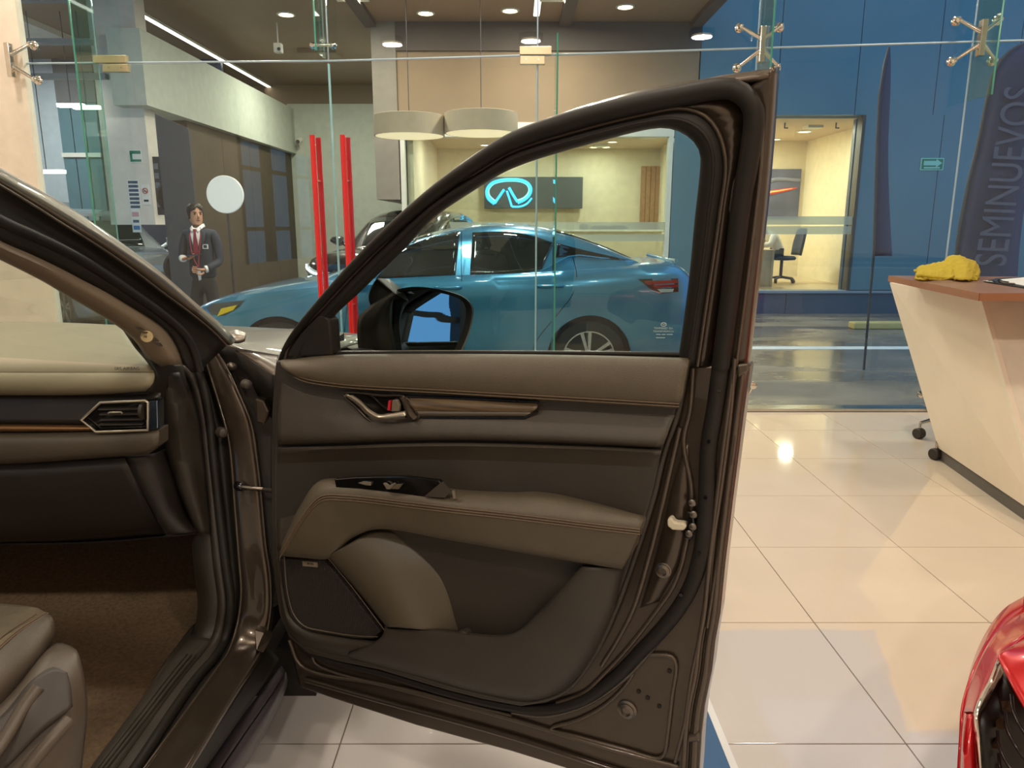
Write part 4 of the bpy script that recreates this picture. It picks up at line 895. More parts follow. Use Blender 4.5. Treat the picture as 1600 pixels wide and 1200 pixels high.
# speaker grille
GRI = VIN
gm = mat('speaker_grille', (40, 33, 29), rough=.6)
nt = gm.node_tree; vo = nt.nodes.new('ShaderNodeTexVoronoi'); vo.inputs['Scale'].default_value = 420; vo.inputs['Randomness'].default_value = .15
tcx = [n for n in nt.nodes if n.type == 'TEX_COORD'][0]; nt.links.new(tcx.outputs['Object'], vo.inputs['Vector'])
bpn = nt.nodes.new('ShaderNodeBump'); bpn.inputs['Strength'].default_value = .8; bpn.inputs['Distance'].default_value = .002
nt.links.new(vo.outputs['Distance'], bpn.inputs['Height']); nt.links.new(bpn.outputs['Normal'], nt.nodes['Principled BSDF'].inputs['Normal'])
SG = [(444, 870), (512, 871), (550, 917), (600, 983), (588, 994), (560, 993), (500, 984), (476, 977), (460, 960), (450, 925)]
spk = prism('speaker_grille', L(SG, .024), DN * .012, gm, door, bevel=.002)
tube('grille_edge', L([(444, 870), (449, 925), (459, 960), (475, 978), (500, 985), (560, 994), (590, 995)], .037), .0013, mat('edge_taupe', (96, 84, 72), rough=.4), spk, n=6, res=40)
tube('grille_edge', L([(511, 870), (550, 917), (601, 985)], .037), .0012, MATS['edge_taupe'], spk, n=6)
bd = prism('speaker_badge', L([(473, 876), (497, 878), (497, 886), (474, 884)], .037), DN * .002, SATIN, spk)
bc = dd(485, 881, .0395); bx = (dd(495, 882, .0395) - bc).normalized(); by = (dd(485, 871, .0395) - bc).normalized()
prism('badge_field', L([(475.5, 878), (495, 879.5), (495, 884.5), (476, 882.5)], .0391), DN * .0003, mat('badge_taupe', (176, 160, 140), rough=.35, metal=.4), spk)
text('badge_lettering', 'BOSE', .0058, bc + DN * .0002, bx, by, INKB, spk, ext=.0002, sx=1.25)
# ---- body side: A-pillar, jamb, sill
def DY(pts, Y): return [pY(x, y, Y) for x, y in pts]
def DA(px): return 1.02 + .75 * px / 440.0
def AP(pts, off=0.0): return [pD(x, y, DA(x) + off) for x, y in pts]
P0 = [(-330, 90), (-160, 170), (0, 264), (60, 298), (110, 327), (195, 385), (255, 430), (310, 478), (350, 512), (368, 532)]
P05 = [(-330, 108), (-160, 190), (0, 282), (60, 318), (115, 352), (200, 405), (258, 445), (308, 490), (343, 522), (360, 540)]
P1 = [(-330, 120), (-160, 200), (0, 290), (50, 320), (94, 348), (140, 376), (187, 407), (220, 431), (250, 454), (300, 491), (335, 520), (354, 540)]
P2 = [(-330, 158), (-160, 246), (0, 345), (50, 367), (94, 388), (130, 407), (175, 436), (219, 466), (264, 499), (290, 524), (303, 548), (312, 580)]
P1b = [((a[0] * .55 + b[0] * .45), (a[1] * .55 + b[1] * .45)) for a, b in zip(P1, P2)]
P2b = [(-330, 170), (-160, 256), (0, 356), (50, 378), (94, 399), (130, 418), (175, 447), (217, 475), (256, 505), (280, 530), (292, 552), (302, 582)]
P3 = [(-330, 190), (-160, 275), (0, 376), (50, 398), (94, 419), (130, 438), (165, 456), (205, 480), (236, 499), (260, 517), (275, 540), (286, 569)]
P4 = [(-330, 215), (-160, 298), (0, 400), (40, 420), (75, 438), (110, 459), (141, 477), (170, 494), (200, 514), (219, 531), (239, 558), (259, 571)]
loft('pillar_outer', [AP(P0, .10), AP(P0, .02), AP(P05, -.005), AP(P1, .004)], PAINT, CX, n=60, rows=12, solid=.006)
pil = loft('pillar_channel', [AP(P1, .004), AP(P1b, .03), AP(P2, .018)], RUB, CX, n=60, rows=8, solid=.006)
tube('pillar_seal', AP(P2, .012), .0085, RUB, CX, n=12, res=70)
tube('pillar_bead', AP(P1, .0), .0025, PAINT, CX, n=8, res=70)
loft('pillar_inner_seal', [AP(P2, .018), AP(P2b, .015), AP(P3, .03)], RUB, CX, n=60, rows=6, solid=.006)
PTRIM = mat('beige_pillar_trim', (120, 104, 84), rough=.7, bump=.15, bscale=900)
pt = loft('pillar_trim', [AP(P3, .028), AP([((a[0] + b[0]) / 2, (a[1] + b[1]) / 2) for a, b in zip(P3, P4)], .012), AP(P4, .04), AP([(x - 8, y + 2) for x, y in P4], .10)], PTRIM, CX, n=60, rows=14, solid=.004)
# airbag badge and fixing slots
def APt(x, y, off): return pD(x, y, DA(x) + off)
cb = APt(229.5, 526, .002); nb = (CAM - cb).normalized()
lathe('airbag_badge', cb - nb * .006, nb, [(.0105, 0), (.0115, .005), (.0105, .008)], mat('badge_cream', (176, 156, 112), rough=.5), CX, n=28)
ux = (APt(239, 526, .002) - cb).normalized(); uy = (APt(229.5, 516, .002) - cb); uy = (uy - ux * uy.dot(ux)).normalized()
text('airbag_lettering', 'AIRBAG', .0052, cb + nb * .0022, ux, uy, mat('badge_ink', (96, 80, 50), rough=.7), CX, ext=.0002)
for q in (((211, 511), (219, 511), (227, 516), (217, 516)), ((220, 518), (230, 518.5), (232, 520), (223, 521)), ((236, 530), (242, 527), (249, 533), (238, 534)), ((240, 535), (251, 536), (255, 541), (247, 541))):
    prism('trim_slot', [APt(x, y, .006) for x, y in q], nb * .009, GLOSSB, CX)
# windshield
ws0 = AP([(x - 6, y + 2) for x, y in P4], .07)
def wsl(k): return [p + Vector((-.7 * k, 0 + .05 * k, .03 * k)) for p in ws0]
loft('windshield', [ws0, wsl(1), wsl(2)], CARGL, CX, n=20, rows=6, solid=0)
# roof and header (above and left of the frame)
rf0 = AP(P0, .10)[0]
roof_c = [[rf0, Vector((-.80, .1, 1.60)), Vector((-.82, -.8, 1.62)), Vector((-.82, -1.6, 1.58))], [rf0 + Vector((-.1, .0, .05)), Vector((-.95, .12, 1.66)), Vector((-.97, -.8, 1.68)), Vector((-.97, -1.6, 1.64))], [rf0 + Vector((-.75, .1, .10)), Vector((-1.55, .2, 1.70)), Vector((-1.55, -.8, 1.72)), Vector((-1.55, -1.6, 1.68))], [rf0 + Vector((-1.5, .0, .02)), Vector((-2.3, .1, 1.60)), Vector((-2.3, -.8, 1.62)), Vector((-2.3, -1.6, 1.58))]]
loft('roof_panel', roof_c, PAINT, CX, n=20, rows=12, solid=.03, soff=-1, away=(-1.5, -.4, 5))
# jamb mapping
def jp(px, py, inset=0.0):
    if py <= 1000: return pY(px, py, 1.72 - .22 * (py - 540) / 460.0 + inset)
    return pZ(px, py, .414 - inset * .3)
def J(pts, inset=0.0): return [jp(x, y, inset) for x, y in pts]
J4 = [(331, 537), (354, 571), (378, 621), (394, 661), (402, 707), (410, 773), (417, 850), (424, 900), (425, 950), (416, 1000), (396, 1040), (370, 1080), (297, 1200), (220, 1320)]
J3b = [(325, 545), (342, 590), (358, 640), (370, 700), (382, 790), (394, 870), (400, 930), (398, 970), (388, 1005), (368, 1045), (342, 1080), (262, 1200), (180, 1320)]
J3 = [(318, 550), (330, 590), (345, 640), (358, 690), (367, 790), (374, 880), (377, 925), (371, 975), (357, 1018), (335, 1050), (310, 1085), (226, 1200), (140, 1320)]
J2 = [(303, 560), (318, 605), (328, 660), (333, 710), (342, 790), (353, 885), (360, 945), (352, 998), (335, 1028), (312, 1054), (285, 1090), (212, 1200), (130, 1320)]
J1 = [(288, 572), (303, 615), (313, 660), (320, 720), (327, 790), (336, 885), (343, 945), (336, 990), (318, 1018), (297, 1042), (270, 1076), (182, 1200), (95, 1320)]
jamb = loft('hinge_pillar', [J(J3, .02), J([(x + 3, y) for x, y in J3], .008), J(J3b, .006), J([(x - 4, y) for x, y in J4], .006), J(J4, .016), J([(x + 4, y) for x, y in J4], .05)], PAINTI, CX, n=80, rows=18, solid=.006)
loft('jamb_gutter', [J(J2, .012), J([((a[0] + b[0]) / 2, (a[1] + b[1]) / 2) for a, b in zip(J2, J3)], .03), J(J3, .02)], RUB, CX, n=80, rows=8, solid=.006)
tube('jamb_weatherstrip', J(J2, .004), .010, RUB, CX, n=12, res=90)
tube('jamb_bead', J(J3, .012), .003, PAINT, CX, n=8, res=90)
tube('jamb_bead', J([(x - 2, y) for x, y in J4], .0), .0025, PAINT, CX, n=8, res=90)
loft('jamb_trim', [J([(x - 3, y) for x, y in J1], .01), J([(x + 4, y) for x, y in J1], .0), J(J2, .012)], VIN, CX, n=80, rows=8, solid=.006)
# rubber stops, bolt, check strap, hinge
def stop(px, py, r, m_, nm, off=-.012):
    q = jp(px, py, off); n_ = (CAM - q).normalized(); n_ = Vector((n_.x + .6, n_.y, 0)).normalized()
    return lathe(nm, q - n_ * .01, n_, [(r, 0), (r, .010), (r * .85, .018), (r * .4, .022)], m_, CX, n=20)
RUBL = mat('grey_rubber_stop', (74, 66, 60), rough=.45)
stop(347, 676, .012, RUBL, 'rubber_stop'); stop(386, 601, .012, RUBL, 'rubber_stop', .0); stop(363, 573, .010, STEEL, 'pillar_bolt', .01)
cs = stop(375, 760, .011, GLOSSB, 'check_strap_eye', -.004)
tube('check_strap', [jp(378, 761, -.012), jp(392, 763, -.016), jp(412, 765, -.01), dp(432, 768, -.03)], .005, STEEL, CX, n=8)
for (ya, yb) in ((622, 664), (985, 1020)):
    hg = prism('door_hinge', [jp(x, y, -.012) for x, y in ((398, ya), (412, ya + 4), (420, (ya + yb) / 2), (412, yb), (400, yb - 4))], Vector((0, .03, 0)), PAINTI, CX, bevel=.004)
# inner kick panel and lower A-trim
KP = [(258, 572), (276, 640), (288, 720), (298, 800), (305, 880), (312, 950), (306, 985), (288, 1015), (262, 1050), (235, 1085)]
loft('kick_panel', [J([(x - 2, y) for x, y in J1[:11]], .012), J(KP, .05), [p + Vector((-.02, .12, 0)) for p in J(KP, .05)], [p + Vector((-.02, .40, 0)) for p in J(KP, .05)]], VIN, CX, n=50, rows=12, solid=.004)
loft('side_kick_trim', [DY([(248, 585), (250, 640), (256, 690), (276, 760), (306, 834)], 1.57), DY([(268, 583), (274, 640), (282, 690), (298, 760), (318, 834)], 1.565), J([(288, 580), (302, 620), (314, 670), (324, 760), (330, 834)], .006)], VIN, CX, n=30, rows=8, solid=.004)
# sill: scuff plate with ribs, painted sill, black lower moulding
SC1 = [(312, 950), (306, 985), (288, 1015), (262, 1050), (235, 1085), (150, 1200), (60, 1320)]
SC2 = [(330, 1002), (318, 1018), (297, 1042), (270, 1076), (182, 1200), (95, 1320)]
scuff = loft('scuff_plate', [[pZ(x, y, .415) for x, y in ((335, 1000), (320, 1016), (299, 1042), (272, 1076), (190, 1190), (100, 1320))], [pZ(x, y, .422) for x, y in ((318, 996), (298, 1016), (275, 1044), (250, 1076), (165, 1190), (75, 1320))], [pZ(x, y, .418) for x, y in ((300, 995), (280, 1018), (258, 1046), (235, 1078), (152, 1190), (62, 1320))], [pZ(x, y, .36) for x, y in ((298, 998), (276, 1022), (254, 1050), (230, 1082), (145, 1195), (55, 1325))]], VIN, CX, n=40, rows=12, solid=.004)
for k in (0, 1, 2):
    d = 7 * k; tube('scuff_rib', [pZ(x, y, .4225) for x, y in ((306 - d, 1022), (278 - d, 1056), (230 - d, 1118), (166 - d, 1200), (100 - d, 1286))], .0022, VIN, scuff, n=6, res=30)
loft('sill_moulding', [[pZ(x, y, .40) for x, y in ((414, 1005), (396, 1042), (370, 1082), (298, 1200), (225, 1320))], [pZ(x, y, .36) for x, y in ((428, 1020), (408, 1056), (382, 1096), (312, 1200), (245, 1310))], [pZ(x, y, .335) for x, y in ((436, 1030), (418, 1060), (396, 1092), (322, 1200), (250, 1305))]], RUB, CX, n=30, rows=6, solid=.006)
PURP = mat('sill_satin', (84, 78, 84), rough=.35, metal=.4)
loft('sill_step', [[pZ(x, y, .32) for x, y in ((440, 1040), (420, 1066), (400, 1090), (322, 1200), (255, 1300))], [pZ(x, y, .31) for x, y in ((446, 1050), (428, 1078), (408, 1105), (344, 1200), (280, 1300))]], PURP, CX, n=30, solid=.01)
loft('sill_skirt', [[pZ(x, y, .30) for x, y in ((447, 1050), (430, 1080), (410, 1110), (348, 1200), (285, 1300))], [pZ(x, y, .28) for x, y in ((450, 1062), (438, 1085), (420, 1118), (366, 1200), (305, 1300))], [pZ(x, y, .20) for x, y in ((440, 1095), (425, 1125), (412, 1150), (376, 1210), (318, 1300))]], PURP, CX, n=30, rows=6, solid=.006)
# ---- interior: dash, vent, glovebox, carpet, seat
DASH = mat('dash_skin', (148, 138, 112), rough=.5, var=.04, bump=.2, bscale=800)
def dx_(y, xr): return [(-260, y), (-80, y), (60, y + .5), (xr * .6, y + 1), (xr, y + 2)]
dash = loft('dashboard', [DY([(-260, 500), (-80, 501), (0, 503), (100, 504), (190, 508)], 2.12), DY([(-260, 509), (-80, 510), (0, 511), (110, 512), (196, 515)], 1.98), DY([(-260, 535), (-80, 536), (0, 537), (130, 538), (212, 540)], 1.68), DY([(-260, 560), (-80, 561), (0, 562), (140, 562), (232, 563)], 1.53), DY([(-260, 574), (-80, 575), (0, 576), (150, 577), (240, 577)], 1.49), DY([(-260, 579), (-80, 580), (0, 580.5), (150, 581), (240, 580)], 1.485)], DASH, CX, n=40, rows=24, solid=.004)
loft('dash_lower_pad', [DY([(-260, 579), (-80, 580), (0, 581), (150, 581.5), (240, 581)], 1.492), DY([(-260, 583), (-80, 584), (0, 585), (150, 585), (241, 585)], 1.476), DY([(-260, 600), (-80, 601), (0, 602), (150, 602), (238, 600)], 1.468), DY([(-260, 612), (-80, 613), (0, 614), (150, 613), (230, 609)], 1.48), DY([(-260, 617), (-80, 618), (0, 618), (150, 617), (228, 612)], 1.51)], DASH, CX, n=40, rows=12, solid=.004)
cdx = pY(200, 575.5, 1.482)
text('dash_lettering', 'SRS AIRBAG', .0085, cdx + Vector((0, -.004, .0)), (1, 0, 0), (0, .25, 1), mat('emboss_shadow', (84, 76, 58), rough=.7), CX, ext=.0004, sx=1.15)
loft('dash_end', [DY([(190, 508), (212, 540), (240, 577), (236, 600), (229, 612)], 1.49), DY([(262, 565), (262, 570), (262, 585), (258, 605), (250, 625)], 1.56), DY([(285, 570), (290, 590), (294, 610), (296, 630), (298, 660)], 1.66)], VIN, CX, n=24, rows=8, solid=.004)
loft('dash_band', [DY([(-260, 616), (0, 617), (150, 617), (250, 614)], 1.51), DY([(-260, 640), (0, 641), (150, 641), (250, 640)], 1.505), DY([(-260, 664), (0, 664), (150, 664), (250, 664)], 1.50)], mat('dash_dark_band', (44, 38, 33), rough=.35, var=.15), CX, n=30, rows=6, solid=.004)
loft('dash_wood', [DY([(-260, 662), (0, 663), (100, 664), (160, 665)], 1.492), DY([(-260, 670), (0, 671), (100, 671), (160, 670)], 1.484), DY([(-260, 676), (0, 676), (100, 675), (160, 674)], 1.49)], mat('copper_trim', (150, 108, 72), rough=.25, metal=.8), CX, n=30, rows=6, solid=.003)
loft('dash_knee_roll', [DY([(-260, 676), (0, 677), (150, 675), (247, 671)], 1.49), DY([(-260, 684), (0, 684), (150, 682), (248, 676)], 1.468), DY([(-260, 702), (0, 703), (150, 699), (247, 694)], 1.464), DY([(-260, 722), (0, 722), (150, 713), (235, 708)], 1.475), DY([(-260, 727), (0, 726), (150, 716), (230, 710)], 1.51)], mat('knee_roll', (84, 74, 62), rough=.5, bump=.2, bscale=800), CX, n=40, rows=14, solid=.004)
prism('knee_roll_end', DY([(229, 676), (247, 672), (247, 697), (232, 710), (228, 690)], 1.472), Vector((0, .05, 0)), MATS['knee_roll'], CX, bevel=.003)
# side vent
VO = [(127, 656), (157, 629), (227, 626), (231, 629), (231, 672), (150, 675)]
tube('vent_bezel', DY(VO, 1.468), .0030, SATIN, CX, n=8, closed=True)
prism('vent_box', DY([(130, 656), (158, 631), (229, 629), (229, 671), (151, 673)], 1.478), Vector((0, .03, 0)), GLOSSB, CX)
prism('vent_end_chrome', DY([(231, 627), (246, 625), (247, 670), (231, 672)], 1.468), Vector((0, .03, 0)), mat('blue_chrome', (120, 140, 165), rough=.12, metal=1.0), CX, bevel=.002)
for k, y in enumerate((640, 648, 656.5, 664)):
    xa = 150 + (6 - abs(y - 654) * .2); box_ = prism('vent_slat', DY([(xa, y - 1.2), (222, y - 2), (222, y), (xa, y + 1)], 1.470), Vector((0, .018, 0)), VIN, CX)
tube('vent_slider', DY([(169, 646), (171, 644.5), (189, 644), (191, 646)], 1.464), .0018, SATIN, CX, n=8)
cyl('vent_wheel', pY(222, 642, 1.474), pY(227, 642, 1.474), .018, VIN, CX, n=20)
# glovebox and underside
GB = mat('glovebox_vinyl', (40, 34, 30), rough=.5, bump=.2, bscale=800)
loft('glovebox_door', [DY([(-260, 728), (0, 727), (100, 722), (194, 716)], 1.50), DY([(-260, 780), (0, 780), (100, 775), (215, 755)], 1.51), DY([(-260, 840), (0, 838), (100, 835), (250, 825)], 1.56), DY([(-260, 852), (0, 850), (100, 848), (260, 836)], 1.62)], GB, CX, n=30, rows=10, solid=.004)
loft('glovebox_surround', [DY([(194, 714), (210, 745), (240, 800), (262, 836)], 1.505), DY([(234, 710), (248, 745), (270, 800), (300, 832)], 1.52), DY([(262, 700), (278, 745), (292, 800), (312, 832)], 1.60)], GB, CX, n=24, rows=8, solid=.004)
loft('dash_underside', [DY([(-260, 850), (0, 849), (150, 846), (312, 832)], 1.60), DY([(-260, 800), (0, 800), (150, 800), (330, 800)], 2.2)], GB, CX, n=10, solid=.004)
CARP = mat('brown_carpet', (112, 90, 68), rough=.95, var=.25, scale=120, bump=.9, bscale=500)
carp = loft('carpet', [DY([(-400, 800), (0, 800), (150, 800), (330, 800)], 2.2), DY([(-400, 880), (0, 880), (150, 880), (330, 880)], 1.95), [pZ(x, 985, .335) for x in (-400, 0, 150, 345)], [pZ(x, 1100, .33) for x in (-400, 0, 120, 262)], [pZ(x, 1200, .33) for x in (-400, 0, 80, 190)], [pZ(x, 1400, .33) for x in (-400, 0, 0, 20)]], CARP, CX, n=30, rows=30, solid=.01)
# seat cushion and plastic side shield
def ST(pts, D): return [pD(x, y, D) for x, y in pts]
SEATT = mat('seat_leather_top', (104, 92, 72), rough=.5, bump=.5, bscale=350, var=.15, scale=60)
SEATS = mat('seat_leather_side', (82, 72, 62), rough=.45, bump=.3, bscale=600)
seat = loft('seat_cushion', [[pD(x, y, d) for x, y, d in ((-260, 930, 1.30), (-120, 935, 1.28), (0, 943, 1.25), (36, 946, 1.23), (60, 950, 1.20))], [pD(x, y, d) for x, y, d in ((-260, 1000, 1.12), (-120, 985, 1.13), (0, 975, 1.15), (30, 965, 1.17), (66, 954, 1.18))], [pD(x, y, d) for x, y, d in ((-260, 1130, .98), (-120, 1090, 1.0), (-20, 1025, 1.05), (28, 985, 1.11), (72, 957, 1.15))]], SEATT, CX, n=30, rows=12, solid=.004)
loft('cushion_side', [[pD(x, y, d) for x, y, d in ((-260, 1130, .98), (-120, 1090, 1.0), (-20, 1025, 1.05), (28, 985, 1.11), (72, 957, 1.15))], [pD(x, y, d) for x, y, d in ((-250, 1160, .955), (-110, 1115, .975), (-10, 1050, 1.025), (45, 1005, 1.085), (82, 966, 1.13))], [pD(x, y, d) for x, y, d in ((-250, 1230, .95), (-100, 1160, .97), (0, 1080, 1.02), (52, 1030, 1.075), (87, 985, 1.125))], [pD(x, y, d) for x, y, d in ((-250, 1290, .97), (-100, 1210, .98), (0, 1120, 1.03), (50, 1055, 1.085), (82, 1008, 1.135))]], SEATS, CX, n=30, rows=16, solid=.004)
for k, (da, db) in enumerate(((0, 0), (5, 2), (-26, 4))):
    tube('cushion_stitch', [pD(x + da * .6, y + db * .6, d - .002) for x, y, d in ((-260, 1130, .98), (-120, 1090, 1.0), (-20, 1025, 1.05), (28, 985, 1.11), (72, 957, 1.15))], .0014, THREAD, seat, n=6, res=40)
SHD = mat('seat_shield_plastic', (88, 78, 68), rough=.42, bump=.15, bscale=900)
loft('seat_shield', [[pD(x, y, d) for x, y, d in ((-200, 1230, 1.0), (-60, 1140, 1.02), (20, 1075, 1.06), (70, 1015, 1.11), (92, 1004, 1.13), (112, 1010, 1.13))], [pD(x, y, d) for x, y, d in ((-200, 1250, .96), (-60, 1165, .975), (15, 1095, 1.02), (68, 1040, 1.06), (95, 1030, 1.08), (122, 1020, 1.10))], [pD(x, y, d) for x, y, d in ((-200, 1290, .955), (-50, 1210, .965), (25, 1135, 1.0), (75, 1085, 1.03), (108, 1068, 1.05), (132, 1058, 1.08))], [pD(x, y, d) for x, y, d in ((-190, 1400, .95), (-40, 1300, .955), (30, 1200, .985), (80, 1150, 1.01), (115, 1120, 1.035), (137, 1105, 1.07))], [pD(x, y, d) for x, y, d in ((-180, 1500, .95), (-30, 1400, .955), (40, 1320, .98), (80, 1260, 1.0), (110, 1230, 1.03), (128, 1200, 1.07))]], SHD, CX, n=40, rows=24, solid=.004)
# recessed band with two ribs on the shield
loft('shield_recess', [[pD(x, y, d) for x, y, d in ((-60, 1175, .955), (10, 1110, .995), (50, 1062, 1.022), (82, 1042, 1.042), (104, 1050, 1.042))], [pD(x, y, d) for x, y, d in ((-60, 1215, .945), (10, 1150, .982), (55, 1100, 1.006), (88, 1075, 1.028), (110, 1072, 1.034))], [pD(x, y, d) for x, y, d in ((-60, 1265, .940), (10, 1200, .972), (60, 1148, .994), (95, 1120, 1.014), (114, 1104, 1.026))]], mat('shield_dark', (58, 51, 46), rough=.5), CX, n=24, rows=10, solid=.003)
for q in (((-40, 1225, .938), (10, 1150, .978), (40, 1100, 1.006), (60, 1073, 1.020)), ((0, 1265, .952), (40, 1205, .972), (80, 1155, .994), (108, 1124, 1.016))):
    tube('shield_rib', [pD(*p) for p in q], .010, SHD, CX, n=10, res=24, flat=.8)
# ---- fender, cowl and hood in front of the hinge pillar
fend = loft('front_fender', [[Vector((-.50, 1.78, .995)), Vector((-.47, 2.2, .975)), Vector((-.46, 2.8, .90)), Vector((-.50, 3.3, .80))], [Vector((-.44, 1.74, .95)), Vector((-.40, 2.2, .93)), Vector((-.38, 2.8, .85)), Vector((-.44, 3.3, .74))], [Vector((-.41, 1.72, .85)), Vector((-.36, 2.2, .80)), Vector((-.34, 2.8, .75)), Vector((-.42, 3.3, .65))], [Vector((-.42, 1.72, .40)), Vector((-.38, 2.0, .55)), Vector((-.36, 2.8, .55)), Vector((-.44, 3.3, .45))]], PAINT, CX, n=24, rows=16, solid=.006, away=(3, 2, 2))
loft('hood', [[Vector((-.51, 1.80, 1.000)), Vector((-.48, 2.2, .977)), Vector((-.47, 2.8, .902)), Vector((-.54, 3.3, .80))], [Vector((-.62, 1.86, 1.018)), Vector((-.60, 2.2, .995)), Vector((-.60, 2.8, .92)), Vector((-.66, 3.35, .81))], [Vector((-.9, 2.0, 1.03)), Vector((-.9, 2.3, 1.005)), Vector((-.9, 2.8, .94)), Vector((-.92, 3.45, .82))], [Vector((-1.4, 2.12, 1.03)), Vector((-1.4, 2.35, 1.01)), Vector((-1.4, 2.9, .94)), Vector((-1.4, 3.5, .83))], [Vector((-2.2, 1.85, 1.0)), Vector((-2.2, 2.3, .98)), Vector((-2.2, 2.8, .91)), Vector((-2.2, 3.35, .80))]], PAINT, CX, n=24, rows=18, solid=.006, away=(-1, 2, 6))
loft('fender_top', [[pD(*q) for q in ((357, 538, 1.80), (390, 558, 1.74), (430, 586, 1.66))], [pD(*q) for q in ((358, 530, 1.9), (402, 540, 1.86), (450, 552, 1.84))], [pD(*q) for q in ((362, 519, 2.15), (412, 516, 2.25), (466, 513, 2.35))]], PAINT, CX, n=20, rows=10, solid=.006)
loft('fender_shut', [[pD(*q) for q in ((352, 540, 1.80), (385, 560, 1.74), (428, 588, 1.66))], [pD(*q) for q in ((360, 590, 1.84), (392, 620, 1.80), (430, 660, 1.74))]], RUB, CX, n=14, solid=.006)
loft('cowl', [[pD(x, y, 1.80) for x, y in ((352, 520), (368, 515), (384, 520))], [pD(x, y, 1.76) for x, y in ((356, 530), (372, 531), (382, 527))]], SATIN if False else mat('cowl_silver', (150, 142, 132), rough=.35, metal=.7), CX, n=14, solid=.01)
loft('fender_inner', [[jp(331, 537, .02), jp(354, 571, .02), jp(378, 621, .02), jp(402, 707, .02), jp(417, 850, .02), jp(424, 950, .02)], [Vector((-.45, 1.80, z)) for z in (.99, .93, .86, .76, .58, .42)]], PLAS, CX, n=24, solid=.006)
# front wheel under the fender
wc = Vector((-.52, 2.62, .36))
tag(lathe('front_tire', wc, (1, 0, 0), [(.22, .06), (.33, .08), (.355, .04), (.36, -.02), (.355, -.10), (.33, -.14), (.22, -.12)], RUB, CX, n=40))
lathe('front_rim', wc, (1, 0, 0), [(.02, .05), (.10, .055), (.21, .065), (.225, .06), (.22, -.05)], STEEL, CX, n=40)
box('firewall', (-2.2, 2.2, .3), (-.52, 2.26, 1.0), GB, CX)
box('floor_pan', (-2.2, -1.6, .22), (-.62, 2.2, .30), RUB, CX)
box('engine_undertray', (-2.2, 1.6, .20), (-.48, 3.2, .24), RUB, CX)
box('far_side', (-2.3, -1.6, .3), (-2.22, 2.1, 1.0), VIN, CX)
